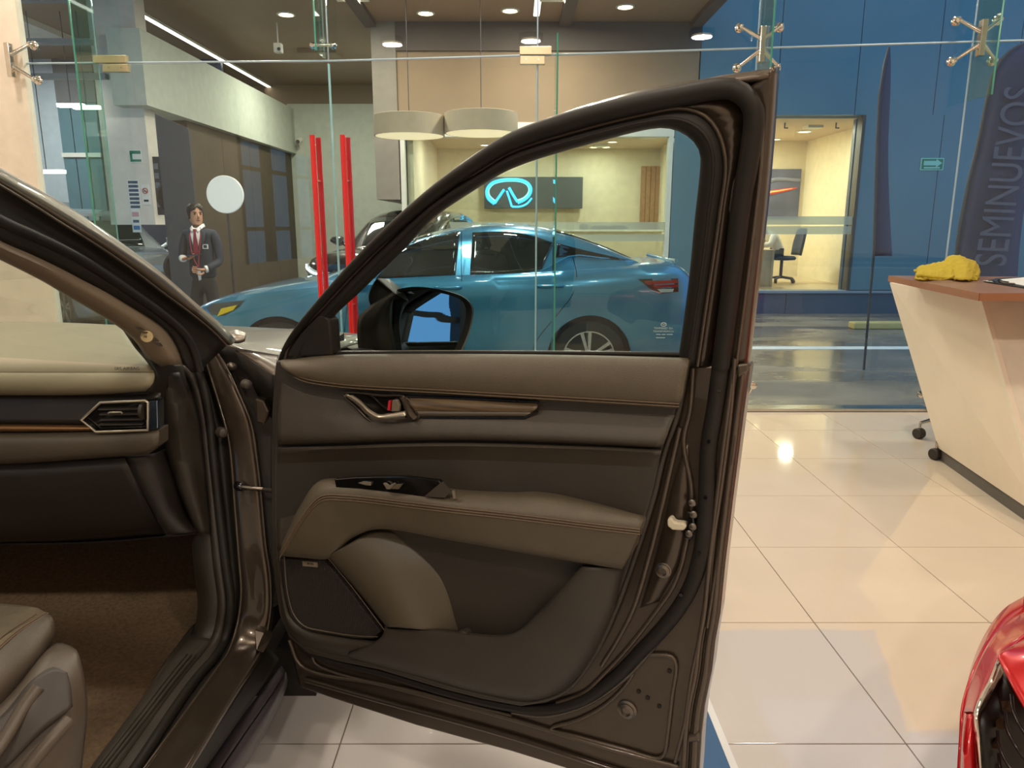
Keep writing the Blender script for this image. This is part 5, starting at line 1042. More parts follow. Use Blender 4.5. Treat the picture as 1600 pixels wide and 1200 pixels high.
# ================================================================== OTHER CARS
def interp(tab, x):
    if x <= tab[0][0]: return tab[0][1]
    for (x0, v0), (x1, v1) in zip(tab, tab[1:]):
        if x <= x1:
            t = (x - x0) / (x1 - x0); t = t * t * (3 - 2 * t) if False else t
            return v0 + (v1 - v0) * t
    return tab[-1][1]
def smooth_tab(tab, n=60):
    p = spl([Vector((a, b, 0)) for a, b in tab], n); return [(q.x, q.y) for q in p]
TIRE = mat('tire_rubber', (26, 25, 25), rough=.75); ALLOY = mat('machined_alloy', (206, 208, 212), rough=.25, metal=.9); RIMD = mat('black_rim', (24, 25, 28), rough=.35)
DKGL = mat('tinted_car_glass', (20, 26, 30), rough=.04, coat=.6, spec=.9)
LAMPC = mat('lamp_lens', (196, 210, 216), rough=.08, metal=.3, coat=.8)
class Car:
    def __init__(s, root, origin, yaw, T):
        s.root = root; s.T = {k: smooth_tab(v) for k, v in T.items() if k in ('deck', 'sh', 'hw', 'bot', 'roof', 'yr')}; s.raw = T
        s.M = Matrix.Translation(Vector(origin)) @ Matrix.Rotation(yaw, 4, 'Z'); s.Mi = s.M.inverted()
        s.belt_in = T.get('belt_in', .05)
    def v(s, k, x): return interp(s.T[k], x)
    def w(s, x, y, z): return s.M @ Vector((x, y, z))
    def body(s, paint, wheels, ra):
        x0 = s.raw['hw'][0][0]; x1 = s.raw['hw'][-1][0]; N = 64; V = []; Fc = []; ns = None
        for i in range(N):
            x = x0 + (x1 - x0) * i / (N - 1)
            hw, sh, dk, bt = s.v('hw', x), s.v('sh', x), s.v('deck', x), s.v('bot', x)
            sec = [(0, bt), (hw * .7, bt), (hw * .95, bt + .03), (hw * .985, bt + .16), (hw * .992, (bt + sh) / 2 - .03), (hw * 1.0, (bt + sh) / 2 + .06), (hw * .992, sh - .14), (hw * .985, sh - .085), (hw * .955, sh - .015), (hw * .92, sh + .008), (hw * .75, sh + (dk - sh) * .55 + .01), (hw * .4, sh + (dk - sh) * .92), (0, dk)]
            pts = spl([Vector((0, a, b)) for a, b in sec], 30)
            ring = [(p.y, p.z) for p in pts] + [(-p.y, p.z) for p in reversed(pts[1:-1])]
            ns = len(ring)
            for (a, b) in ring: V.append(s.w(x, a, b))
        for i in range(N - 1):
            for k in range(ns):
                Fc.append((i * ns + k, i * ns + (k + 1) % ns, (i + 1) * ns + (k + 1) % ns, (i + 1) * ns + k))
        Fc += [tuple(range(ns)), tuple((N - 1) * ns + k for k in reversed(range(ns)))]
        o = obj('body_shell', V, Fc, paint, s.root, smooth=True, sharp=45)
        cuts = []
        for wx in wheels:
            c = lathe('cut', s.w(wx, 0, s.raw['wr']), (s.M.to_3x3() @ Vector((0, 1, 0))), [(.001, -1.2), (ra, -1.2), (ra, 1.2), (.001, 1.2)], RIMD, None, n=48)
            m = o.modifiers.new('b', 'BOOLEAN'); m.operation = 'DIFFERENCE'; m.object = c; m.solver = 'EXACT'; cuts.append(c)
        dg = bpy.context.evaluated_depsgraph_get(); dg.update()
        me = bpy.data.meshes.new_from_object(o.evaluated_get(dg)); o.modifiers.clear(); o.data = me
        for c in cuts: bpy.data.objects.remove(c)
        me.polygons.foreach_set('use_smooth', [True] * len(me.polygons)); me.set_sharp_from_angle(angle=math.radians(40))
        for wx in wheels:   # dark arch liners
            for sgn in (-1, 1):
                y = sgn * (s.v('hw', wx) - .02)
                lathe('arch_liner', s.w(wx, y, s.raw['wr']), s.M.to_3x3() @ Vector((0, -sgn, 0)), [(ra - .004, 0), (ra - .004, .34), (.01, .34)], RIMD, s.root, n=40, caps=False)
        return o
    def house(s, paint):
        g0, g1 = s.raw['gx']; N = 44; V = []; Fc = []
        for i in range(N):
            x = g0 + (g1 - g0) * i / (N - 1); sec = s.hsec(x)
            pts = spl([Vector((0, a, b)) for a, b in sec], 16); ring = [(p.y, p.z) for p in pts] + [(-p.y, p.z) for p in reversed(pts[:-1])]
            ns = len(ring)
            for a, b in ring: V.append(s.w(x, a, b))
        for i in range(N - 1):
            for k in range(ns - 1): Fc.append((i * ns + k, i * ns + k + 1, (i + 1) * ns + k + 1, (i + 1) * ns + k))
        return obj('roof_shell', V, Fc, paint, s.root, smooth=True, sharp=60)
    def hsec(s, x):
        zb = s.v('sh', x) - .01; zr = s.v('roof', x); yb = s.v('hw', x) * .93 - s.belt_in; yr = s.v('yr', x); ze = max(zr - .07, zb + .005)
        return [(yb, zb), (yb + (yr - yb) * .55, zb + (ze - zb) * .58), (yr, ze), (yr * .82, ze + (zr - ze) * .6), (yr * .45, ze + (zr - ze) * .93), (0, zr)]
    def sy(s, x, z):
        zb = s.v('sh', x) - .01; zr = s.v('roof', x); ze = max(zr - .07, zb + .005); yb = s.v('hw', x) * .93 - s.belt_in; yr = s.v('yr', x)
        k = round(x, 2)
        if not hasattr(s, '_c'): s._c = {}
        if k not in s._c: s._c[k] = [(p.z, p.y) for p in spl([Vector((0, a, b)) for a, b in s.hsec(x)], 40)]
        return interp(s._c[k], z)
    def by(s, x, z):
        hw, sh, bt = s.v('hw', x), s.v('sh', x), s.v('bot', x)
        tab = [(bt + .03, hw * .95), (bt + .16, hw * .985), ((bt + sh) / 2 - .03, hw * .992), ((bt + sh) / 2 + .06, hw), (sh - .14, hw * .992), (sh - .085, hw * .985), (sh - .015, hw * .955)]
        return interp(tab, z)
    def side_plate(s, nm, poly, m, off=.006, fn=None, sides=(-1, 1), th=.012, res=0):
        fn = fn or s.sy; P = [Vector((a, 0, b)) for a, b in poly]
        if res: P = spl(P, res, closed=True)
        outs = []
        for sgn in sides:
            pts = [s.w(p.x, sgn * (fn(p.x, p.z) + off), p.z) for p in P]
            outs.append(prism(nm, pts, s.M.to_3x3() @ Vector((0, -sgn * th, 0)), m, s.root))
        return outs
    def side_patch(s, nm, bot, top, m, off=.006, sides=(-1, 1), fn=None):
        fn = fn or s.sy
        a = spl([Vector((x, 0, z)) for x, z in bot], 22); b = spl([Vector((x, 0, z)) for x, z in top], 22)
        for sgn in sides:
            C = []
            for r in range(11):
                C.append([s.w(q.x, sgn * (fn(q.x, q.z) + off), q.z) for q in (u.lerp(v, r / 10) for u, v in zip(a, b))])
            loft(nm, C, m, s.root, raw=True, solid=.004, away=s.w(0, sgn * 9, 1))
    def side_line(s, nm, pts, m, r=.004, off=.003, fn=None, sides=(-1, 1), res=24):
        fn = fn or s.by
        for sgn in sides: tube(nm, [s.w(a, sgn * (fn(a, b) + off), b) for a, b in pts], r, m, s.root, n=6, res=res)
    def top_patch(s, nm, xs, frac, m, off=.006):
        C = []
        for x in xs:
            sec = s.hsec(x); pts = spl([Vector((0, a, b)) for a, b in sec], 24); k0 = int(len(pts) * frac)
            half = pts[k0:]; row = [s.w(x, p.y, p.z + off) for p in half] + [s.w(x, -p.y, p.z + off) for p in reversed(half[:-1])]
            C.append(row)
        return loft(nm, C, m, s.root, raw=True, solid=.004, away=s.w((xs[0] + xs[-1]) / 2, 0, 5))
    def wheel(s, wx, sgn, style=0):
        R = s.raw['wr']; y = sgn * (s.v('hw', wx) - .03); ax = s.M.to_3x3() @ Vector((0, sgn, 0)); c = s.w(wx, y, R)
        t = lathe('tire', c, ax, [(R * .70, -.20), (R * .9, -.20), (R * .985, -.185), (R, -.15), (R, -.05), (R * .985, -.015), (R * .9, .0), (R * .72, .002), (R * .70, -.01)], TIRE, s.root, n=48, caps=False)
        lathe('rim_barrel', c, ax, [(R * .70, -.005), (R * .665, -.004), (R * .64, -.07), (R * .2, -.08), (R * .02, -.08)], RIMD, t, n=40, caps=False)
        lathe('rim_lip', c, ax, [(R * .665, -.012), (R * .715, -.010), (R * .715, .004), (R * .68, .004)], ALLOY, t, n=48, caps=False)
        u = s.M.to_3x3() @ Vector((1, 0, 0)); v = s.M.to_3x3() @ Vector((0, 0, 1))
        for k in range(5):
            for da in (-.16, .16):
                a = 2 * math.pi * k / 5 + .45; d0 = u * math.cos(a + da * 1.2) + v * math.sin(a + da * 1.2); d1 = u * math.cos(a + da) + v * math.sin(a + da); pv = u * -math.sin(a) + v * math.cos(a)
                P = [c + d0 * (R * .14) - pv * .012, c + d0 * (R * .14) + pv * .012, c + d1 * (R * .69) + pv * .016, c + d1 * (R * .69) - pv * .016]
                prism('spoke', [p - ax * .012 for p in P], ax * .012, ALLOY, t)
        lathe('hub_cap', c, ax, [(R * .17, -.03), (R * .17, -.004), (R * .12, .002), (R * .02, .003)], RIMD, t, n=24)

# ---------------------------------------------------------------- blue sedan
SEDY = 6.36
sx0 = -1.42                                        # world x of the car's local origin (mid wheelbase = -.71)
root = empty('blue_sedan', (-.70, SEDY + .9, GZ), 'metallic blue sedan parked just outside the glass front', 'car')
BLUEP = mat('electric_blue_paint', (74, 146, 190), rough=.25, metal=.55, coat=.9, var=.03, scale=60)
S = Car(root, (-.70, SEDY + .90, GZ), math.radians(1.5), dict(
    hw=[(-2.27, .52), (-2.2, .66), (-2.0, .80), (-1.37, .885), (-.8, .90), (0, .905), (1.0, .905), (1.6, .87), (2.05, .82), (2.24, .76), (2.30, .70)],
    sh=[(-2.27, .64), (-2.1, .74), (-1.8, .84), (-1.37, .915), (-.9, .965), (0, 1.02), (.8, 1.05), (1.5, 1.085), (2.0, 1.095), (2.2, 1.07), (2.3, 1.0)],
    deck=[(-2.27, .66), (-2.1, .78), (-1.8, .88), (-1.37, .96), (-.9, 1.02), (0, 1.03), (1, 1.07), (1.6, 1.12), (2.0, 1.15), (2.2, 1.14), (2.3, 1.03)],
    bot=[(-2.27, .28), (-2.1, .20), (-1.8, .17), (1.8, .17), (2.1, .24), (2.3, .36)],
    roof=[(-1.0, 1.03), (-.6, 1.20), (-.25, 1.34), (.1, 1.44), (.45, 1.485), (.8, 1.48), (1.15, 1.42), (1.5, 1.30), (1.85, 1.155)],
    yr=[(-1.0, .74), (-.5, .66), (0, .60), (.6, .57), (1.2, .57), (1.85, .66)], gx=(-1.0, 1.85), wr=.325))
S.body(BLUEP, (-1.36, 1.36), .375); S.house(BLUEP)
def sp(px, py, dep=.26): # photo px -> sedan local (x,z) on its near side
    q = S.Mi @ pY(px, py, SEDY + dep); return (q.x, q.z)
def ss(px, py): return sp(px, py, .03)
FWIN = [sp(*q) for q in ((592, 433), (622, 396), (650, 374), (690, 364), (718, 362), (713, 428), (660, 431))]
RWIN = [sp(*q) for q in ((735, 428), (738, 363), (790, 362), (830, 368), (866, 380), (845, 420), (800, 427))]
QWIN = [sp(*q) for q in ((872, 378), (890, 384), (960, 402), (985, 408), (940, 404), (890, 400), (868, 402))]
for lo_, hi_ in ((((592, 433), (650, 431), (713, 428)), ((594, 430), (622, 396), (650, 374), (690, 364), (718, 362))),
                 (((735, 428), (800, 427), (846, 419)), ((738, 363), (790, 362), (830, 368), (866, 380))),
                 (((868, 402), (890, 400), (940, 404), (985, 408)), ((872, 380), (890, 385), (940, 397), (986, 407)))):
    S.side_patch('side_window', [sp(*q) for q in lo_], [sp(*q) for q in hi_], DKGL)
S.side_line('window_molding', [sp(*q) for q in ((588, 437), (660, 434.5), (720, 431.5), (800, 429.5), (835, 426), (868, 410), (894, 399), (940, 403), (992, 410))], mat('bright_blue_molding', (120, 196, 232), rough=.2, metal=.8), r=.006, off=.012, fn=S.sy)
S.top_patch('windshield', [-.96, -.8, -.6, -.4, -.2, -.05], .50, DKGL)
S.top_patch('rear_glass', [1.08, 1.2, 1.35, 1.5, 1.65, 1.80], .52, DKGL)
SEAM = mat('panel_gap', (16, 26, 36), rough=.7)
S.side_line('door_gap', [sp(723, 362, .3), sp(722, 390, .2), ss(721, 432), ss(722, 470), ss(725, 540), ss(728, 600)], SEAM, r=.0035, off=.001)
S.side_line('door_gap', [ss(896, 402), ss(902, 432), ss(896, 458), ss(872, 490), ss(840, 530), ss(828, 560)], SEAM, r=.0035, off=.001)
S.side_line('door_gap', [ss(545, 470), ss(540, 520), ss(545, 590)], SEAM, r=.0035, off=.001)
for sgn in (-1, 1):
    for (a, b) in ((860, 447), (700, 449)):
        x, z = ss(a, b); y = sgn * (S.by(x, z) + .025)
        h = tube('door_handle', [S.w(x - .11, y - sgn * .025, z), S.w(x - .09, y, z), S.w(x + .09, y, z), S.w(x + .11, y - sgn * .025, z)], .014, BLUEP, root, n=10, res=16)
RED = mat('tail_lamp_red', (150, 16, 26), rough=.12, coat=.8); REDD = mat('tail_lamp_dark', (40, 8, 14), rough=.15, coat=.8)
tl = [ss(*q) for q in ((1000, 437), (1066, 437), (1066, 458), (1034, 460), (1018, 452))]
S.side_plate('tail_lamp', tl, REDD, off=.006, fn=S.by, th=.02)
S.side_plate('tail_lamp_bar', [ss(*q) for q in ((1008, 440), (1065, 439), (1065, 444), (1014, 446))], RED, off=.010, fn=S.by, th=.02)
S.side_plate('tail_lamp_bar', [ss(*q) for q in ((1020, 447), (1065, 446), (1065, 450), (1026, 451))], RED, off=.010, fn=S.by, th=.02)
S.side_plate('reverse_lamp', [ss(*q) for q in ((1030, 453), (1058, 453), (1056, 458), (1036, 458.5))], LAMPC, off=.010, fn=S.by, th=.02)
# headlamp with yellow sticker
S.side_plate('head_lamp', [ss(*q) for q in ((318, 482), (330, 475), (382, 469), (374, 479), (352, 493), (330, 492))], mat('lamp_dark', (40, 52, 62), rough=.1, coat=.8), off=.008, fn=S.by, th=.02)
S.side_plate('lamp_sticker', [ss(*q) for q in ((346, 482), (372, 476), (366, 484), (340, 494))], mat('yellow_sticker', (236, 206, 30), rough=.5), off=.012, fn=S.by, th=.01, sides=(-1,))
for wx in (-1.36, 1.36):
    for sgn in (-1, 1): S.wheel(wx, sgn)
mx, mz = sp(585, 440)
lip = [S.w(x, y, S.v('deck', x) + .012) for x, y in ((2.16, -.62), (2.20, -.4), (2.21, 0), (2.20, .4), (2.16, .62))]
tube('trunk_lip', lip, .018, BLUEP, root, n=10, res=24)
cy_ = S.w(-.72, -.92, 1.02); 
for sgn in (-1, 1): lathe('wing_mirror', S.w(-.62, sgn * 1.0, 1.04), S.M.to_3x3() @ Vector((1, 0, 0)), [(.02, -.10), (.07, -.08), (.085, -.02), (.085, .03), (.07, .04), (.01, .042)], BLUEP, root, n=20)

# ---------------------------------------------------------------- black crossover behind it, added to stand in for a reflection in the glass
BLK = mat('reflected_black_paint', (30, 29, 29), rough=.22, metal=.3, coat=.9)
def suv_tabs(sc=1.0):
    return dict(hw=[(-2.15, .60), (-2.1, .74), (-1.95, .84), (-1.3, .89), (0, .90), (1.4, .89), (1.95, .84), (2.1, .75), (2.15, .6)],
      sh=[(-2.15, .90), (-1.9, .98), (-1.3, 1.03), (-.7, 1.06), (0, 1.08), (1.4, 1.12), (2.0, 1.14), (2.15, 1.1)],
      deck=[(-2.15, .93), (-1.95, 1.06), (-1.5, 1.12), (-.7, 1.16), (0, 1.16), (1.4, 1.18), (2.0, 1.20), (2.15, 1.12)],
      bot=[(-2.15, .34), (-1.9, .24), (1.9, .24), (2.15, .34)],
      roof=[(-1.0, 1.14), (-.6, 1.38), (-.2, 1.60), (.2, 1.70), (.8, 1.72), (1.4, 1.69), (1.8, 1.56), (2.05, 1.2)],
      yr=[(-1.0, .74), (-.4, .64), (.2, .60), (1.4, .58), (2.05, .64)], gx=(-1.0, 2.05), wr=.36)
def frontal(name, label, paint, fc, yaw, led_m):
    """crossover whose nose centre stands at fc; local -x is the nose"""
    ctr = Vector((fc[0], fc[1], GZ)) + Matrix.Rotation(yaw, 3, 'Z') @ Vector((2.15, 0, 0))
    r = empty(name, (ctr.x, ctr.y, GZ), label, 'car')
    C = Car(r, (ctr.x, ctr.y, GZ), yaw, suv_tabs())
    C.body(paint, (-1.33, 1.33), .41); C.house(paint)
    C.top_patch('windshield', [-.97, -.8, -.6, -.4, -.22], .46, DKGL)
    C.side_patch('side_window', [(-.55, 1.10), (-.1, 1.11), (.35, 1.12)], [(-.5, 1.14), (-.1, 1.46), (.33, 1.57)], DKGL)
    C.side_patch('side_window', [(.45, 1.13), (.9, 1.14), (1.3, 1.16)], [(.44, 1.58), (.9, 1.59), (1.25, 1.57)], DKGL)
    for sgn in (-1, 1):
        for wx in (-1.33, 1.33): C.wheel(wx, sgn)
        mh = loft('wing_mirror', [[C.w(-.52, sgn * .92, 1.16), C.w(-.52, sgn * 1.02, 1.13), C.w(-.52, sgn * 1.13, 1.17)], [C.w(-.62, sgn * .93, 1.20), C.w(-.64, sgn * 1.03, 1.20), C.w(-.60, sgn * 1.14, 1.22)], [C.w(-.52, sgn * .93, 1.27), C.w(-.53, sgn * 1.02, 1.29), C.w(-.52, sgn * 1.13, 1.28)]], paint, r, n=12, rows=8, solid=.06, away=C.w(-3, sgn, 1.2))
        tube('mirror_arm', [C.w(-.5, sgn * .80, 1.08), C.w(-.52, sgn * .94, 1.17)], .03, paint, r, n=8)
        hl = [C.w(-2.17, sgn * .40, .82), C.w(-2.17, sgn * .60, .84), C.w(-2.08, sgn * .76, .90), C.w(-1.9, sgn * .87, .94)]
        lo_ = [C.w(-2.18, sgn * .42, .75), C.w(-2.18, sgn * .60, .75), C.w(-2.10, sgn * .77, .80), C.w(-1.92, sgn * .875, .87)]
        loft('head_lamp', [hl, lo_], LAMPC, r, n=16, rows=4, solid=.02, away=C.w(-4, sgn * 2, 1))
        tube('lamp_light', [p.lerp(q, .5) + (C.M.to_3x3() @ Vector((-.012, 0, 0))) for p, q in zip(hl, lo_)], .012, led_m, r, n=8, res=14)
    gr = [[C.w(-2.175, y, z) for y in (-.34, -.2, 0, .2, .34)] for z in (.50, .62, .76, .84)]
    loft('grille', gr, RIMD, r, n=16, rows=8, solid=.02, away=C.w(-5, 0, .7))
    for z in (.56, .63, .70, .77): tube('grille_bar', [C.w(-2.185, -.32, z), C.w(-2.195, 0, z), C.w(-2.185, .32, z)], .008, CHROME, r, n=6)
    em = C.w(-2.205, 0, .70)
    rg = [em + (C.M.to_3x3() @ Vector((0, .10 * math.cos(a * .3142), .065 * math.sin(a * .3142)))) for a in range(20)]
    tube('emblem_ring', rg, .012, CHROME, r, n=8, closed=True)
    tube('emblem_bar', [em + (C.M.to_3x3() @ Vector((0, -.045, .03))), em + (C.M.to_3x3() @ Vector((0, 0, .045))), em + (C.M.to_3x3() @ Vector((0, .045, .03)))], .010, CHROME, r, n=8)
    tube('emblem_bar', [em + (C.M.to_3x3() @ Vector((0, 0, .045))), em + (C.M.to_3x3() @ Vector((0, 0, -.055)))], .010, CHROME, r, n=8)
    # bumper air intake
    loft('air_intake', [[C.w(-2.13, y, .30) for y in (-.55, -.3, 0, .3, .55)], [C.w(-2.165, y, .42) for y in (-.55, -.3, 0, .3, .55)]], RIMD, r, n=12, solid=.03, away=C.w(-5, 0, .3))
    return C
frontal('reflected_crossover', 'glossy black crossover behind the blue sedan, standing in for a glass reflection', BLK, (-2.17, 10.35), math.radians(90 - 12.7), emis('reflected_running_light', (220, 240, 255), 6.0))
frontal('silver_crossover', 'silver crossover nose at the far left below the notices', mat('silver_car_paint', (170, 182, 188), rough=.25, metal=.6, coat=.8), (-4.95, 10.15), math.radians(90 + 47), LAMPC)
# charcoal partition and two tyres beside it
tp = empty('charcoal_partition', (-4.3, 9.3, GZ), 'tall charcoal partition panel behind the man in the suit', 'partition')
xa, xb = pY(254, 300, 9.3).x, pY(303, 300, 9.3).x
prism('panel', [Vector((xa, 9.3, GZ)), Vector((xb, 9.3, GZ)), Vector((xb, 9.3, 2.45)), Vector((xa, 9.3, 2.62))], Vector((0, .06, 0)), DGREY, tp)
box('foot', (xa, 9.2, GZ), (xb, 9.5, GZ + .03), MULL, tp)
for k, (py, sz) in enumerate(((308, .33), (418, .33))):
    c = Vector((xa + .06, 9.52, pY(262, py, 9.50).z))
    t = lathe('spare_tire', c, (.25, -1, 0), [(.12, -.10), (.18, -.11), (.215, -.07), (.22, 0), (.215, .07), (.18, .11), (.12, .10)], TIRE, None, n=40)
    tag(t, 'black tyre hung beside the charcoal partition, %s one' % ('upper', 'lower')[k], 'tire', 'tyres by the partition')
    lathe('rim', c, (.25, -1, 0), [(.12, -.08), (.115, .08), (.05, .05), (.02, .055)], RIMD, t, n=30)
    cyl('peg', c, c + Vector((0, -.14, 0)), .02, MULL, t, n=10)

# ---------------------------------------------------------------- red car nose, lower right corner
REDP = mat('soul_red_paint', (182, 12, 18), rough=.24, metal=.25, coat=.6, var=.03, scale=60)
rc_ = empty('red_car', (1.35, 1.0, 0), 'glossy red car whose front corner and dark grille enter at lower right', 'car')
def rp_(px, py, D): return pD(px, py, D)
bump = [[rp_(*q) for q in ((1601, 954, 1.75), (1572, 972, 1.68), (1548, 1000, 1.60), (1528, 1036, 1.53), (1514, 1074, 1.47), (1505, 1112, 1.42))],
        [rp_(*q) for q in ((1612, 962, 1.66), (1590, 985, 1.60), (1572, 1012, 1.53), (1552, 1048, 1.46), (1535, 1083, 1.40), (1520, 1112, 1.36))],
        [rp_(*q) for q in ((1660, 960, 1.62), (1612, 985, 1.57), (1583, 1014, 1.52), (1560, 1050, 1.45), (1543, 1085, 1.395), (1524, 1116, 1.35))]]
loft('bumper_upper', bump, REDP, rc_, n=40, rows=12, solid=.006)
loft('bumper_side', [[rp_(*q) for q in ((1505, 1112, 1.42), (1502, 1150, 1.40), (1499, 1200, 1.38), (1496, 1290, 1.36))], [rp_(*q) for q in ((1512, 1116, 1.37), (1509, 1150, 1.35), (1508, 1200, 1.33), (1507, 1290, 1.31))], [rp_(*q) for q in ((1522, 1116, 1.36), (1523, 1150, 1.345), (1526, 1200, 1.33), (1532, 1290, 1.31))]], REDP, rc_, n=24, rows=8, solid=.006)
loft('bumper_corner', [[rp_(*q) for q in ((1600, 953, 1.76), (1571, 971, 1.69), (1547, 999, 1.61), (1527, 1035, 1.54), (1513, 1073, 1.48), (1504, 1111, 1.43), (1502, 1150, 1.41), (1499, 1200, 1.39), (1496, 1290, 1.37))], [rp_(*q) for q in ((1640, 960, 1.80), (1620, 1000, 1.80), (1620, 1050, 1.78), (1620, 1100, 1.75), (1620, 1150, 1.70), (1620, 1180, 1.65), (1620, 1200, 1.62), (1620, 1240, 1.6), (1620, 1290, 1.55))]], REDP, rc_, n=40, rows=6, solid=.004)
loft('hood', [[rp_(*q) for q in ((1558, 1027, 1.42), (1572, 1052, 1.38), (1590, 1085, 1.34), (1612, 1125, 1.30), (1640, 1175, 1.26))], [rp_(*q) for q in ((1564, 1018, 1.43), (1582, 1042, 1.39), (1602, 1075, 1.35), (1625, 1112, 1.31), (1660, 1165, 1.27))], [rp_(*q) for q in ((1580, 1010, 1.45), (1605, 1018, 1.42), (1640, 1040, 1.38), (1680, 1075, 1.34), (1740, 1130, 1.30))], [rp_(*q) for q in ((1612, 992, 1.52), (1660, 980, 1.5), (1720, 1000, 1.45), (1760, 1030, 1.40), (1830, 1080, 1.36))]], REDP, rc_, n=30, rows=16, solid=.006)
# fender, lamp and lower valance carrying on to the right, outside the frame
fb = [rp_(1601, 954, 1.75), rp_(1572, 972, 1.68), rp_(1548, 1000, 1.60), rp_(1528, 1036, 1.53), rp_(1514, 1074, 1.47), rp_(1505, 1112, 1.42)]
loft('front_fender', [[p + Vector((0, 0, 0)) for p in fb], [p + Vector((.10, .14, -.04)) for p in fb], [p + Vector((.18, .18, -.25)) for p in fb]], REDP, rc_, n=24, rows=8, solid=.006, away=(1.0, 4, 1.5))
f0_ = rp_(1601, 954, 1.75)
loft('fender_line', [[f0_, f0_ + Vector((.4, .30, .10)), f0_ + Vector((1.0, .42, .16)), f0_ + Vector((1.7, .45, .20))], [f0_ + Vector((.10, .14, -.04)), f0_ + Vector((.45, .42, .02)), f0_ + Vector((1.0, .52, .04)), f0_ + Vector((1.7, .54, .05))], [f0_ + Vector((.18, .18, -.25)), f0_ + Vector((.5, .44, -.25)), f0_ + Vector((1.0, .53, -.25)), f0_ + Vector((1.7, .55, -.25))]], REDP, rc_, n=24, rows=10, solid=.006, away=(1.5, 5, 2))
h0_ = rp_(1640, 980, 1.52)
loft('hood_panel', [[f0_, f0_ + Vector((.4, .30, .10)), f0_ + Vector((1.0, .42, .16)), f0_ + Vector((1.7, .45, .20))], [h0_, h0_ + Vector((.4, .05, .12)), h0_ + Vector((1.0, .10, .20)), h0_ + Vector((1.7, .10, .24))], [h0_ + Vector((.10, -.25, .05)), h0_ + Vector((.4, -.3, .14)), h0_ + Vector((1.0, -.35, .22)), h0_ + Vector((1.7, -.35, .26))], [h0_ + Vector((.25, -.75, .0)), h0_ + Vector((.5, -.85, .10)), h0_ + Vector((1.0, -.9, .16)), h0_ + Vector((1.7, -.95, .20))]], REDP, rc_, n=24, rows=14, solid=.006, away=(1.5, 0, 4))
# chrome wing along the grille edge
loft('grille_wing', [[rp_(*q) for q in ((1558, 1030, 1.425), (1545, 1062, 1.40), (1530, 1090, 1.37), (1521, 1118, 1.345), (1524, 1160, 1.335), (1528, 1210, 1.325), (1534, 1290, 1.31))], [rp_(*q) for q in ((1562, 1036, 1.41), (1550, 1064, 1.385), (1536, 1092, 1.355), (1526, 1120, 1.33), (1529, 1160, 1.32), (1533, 1210, 1.31), (1538, 1290, 1.30))], [rp_(*q) for q in ((1568, 1050, 1.425), (1556, 1075, 1.40), (1543, 1098, 1.375), (1532, 1122, 1.35), (1535, 1160, 1.34), (1538, 1210, 1.33), (1543, 1290, 1.32))]], CHROME, rc_, n=40, rows=8, solid=.004)
GRB = mat('grille_black', (20, 15, 11), rough=.4)
loft('grille_back', [[rp_(*q) for q in ((1566, 1046, 1.47), (1545, 1098, 1.44), (1533, 1122, 1.42), (1538, 1210, 1.40), (1543, 1290, 1.39))], [rp_(*q) for q in ((1590, 1085, 1.44), (1580, 1120, 1.43), (1570, 1160, 1.42), (1580, 1230, 1.40), (1590, 1290, 1.39))], [rp_(*q) for q in ((1650, 1180, 1.40), (1650, 1200, 1.40), (1650, 1220, 1.40), (1650, 1250, 1.39), (1650, 1290, 1.38))]], GRB, rc_, n=24, rows=6, solid=.004)
GRF = mat('grille_fin', (52, 46, 46), rough=.25, metal=.5)
for k, (x, y) in enumerate(((1580, 1086), (1570, 1112), (1559, 1143), (1561, 1178), (1566, 1210))):
    tube('grille_fin', [rp_(x, y, 1.40), rp_(x + 4, y + 28, 1.37), rp_(x + 18, y + 55, 1.345), rp_(x + 40, y + 85, 1.33)], .0035, GRF, rc_, n=8, res=16)
    prism('grille_bracket', [rp_(*q) for q in ((x - 14, y + 20, 1.42), (x + 2, y + 19, 1.40), (x + 2, y + 27, 1.40), (x - 13, y + 26, 1.42))], Vector((.01, .02, 0)), mat('bracket_olive', (74, 58, 40), rough=.4), rc_)
# ================================================================== RECEPTION DESK, CLOTH, CLIPBOARD, CASTER CHAIR
CREAMD = mat('cream_laminate', (232, 218, 198), rough=.35, var=.02)
DTOP = mat('walnut_top', (150, 112, 86), rough=.3, var=.12, scale=6); DEDGE = mat('walnut_edge', (150, 102, 70), rough=.4)
dsk = empty('reception_desk', (2.9, 3.3, 0), 'cream faceted reception desk with brown wooden top at right', 'desk')
TZ = 1.05
t1 = pZ(1389, 430.5, TZ); t2 = pZ(1531, 458, TZ); 
rt = Vector((1, 0, 0))
A_ = [t1, t2, t2 + Vector((1.6, .02, 0)), t1 + Vector((1.6, .35, 0)), t1 + Vector((.55, .10, 0))]
A_ = [t1, t2, t2 + Vector((1.6, .03, 0)), Vector((t2.x + 1.6, t1.y - .1, TZ)), t1 + Vector((.9, -.12, 0))]
prism('desk_top', [p.copy() for p in A_], Vector((0, 0, -.032)), DTOP, dsk)
for a, b in ((0, 1), (1, 2)):
    d = (A_[b] - A_[a]).normalized(); n_ = Vector((d.y, -d.x, 0)) 
    if n_.dot(CAM - A_[a]) < 0: n_ = -n_
    prism('edge_band', [A_[a] + n_ * .001, A_[b] + n_ * .001, A_[b] + n_ * .001 - Vector((0, 0, .032)), A_[a] + n_ * .001 - Vector((0, 0, .032))], n_ * .002, DEDGE, dsk)
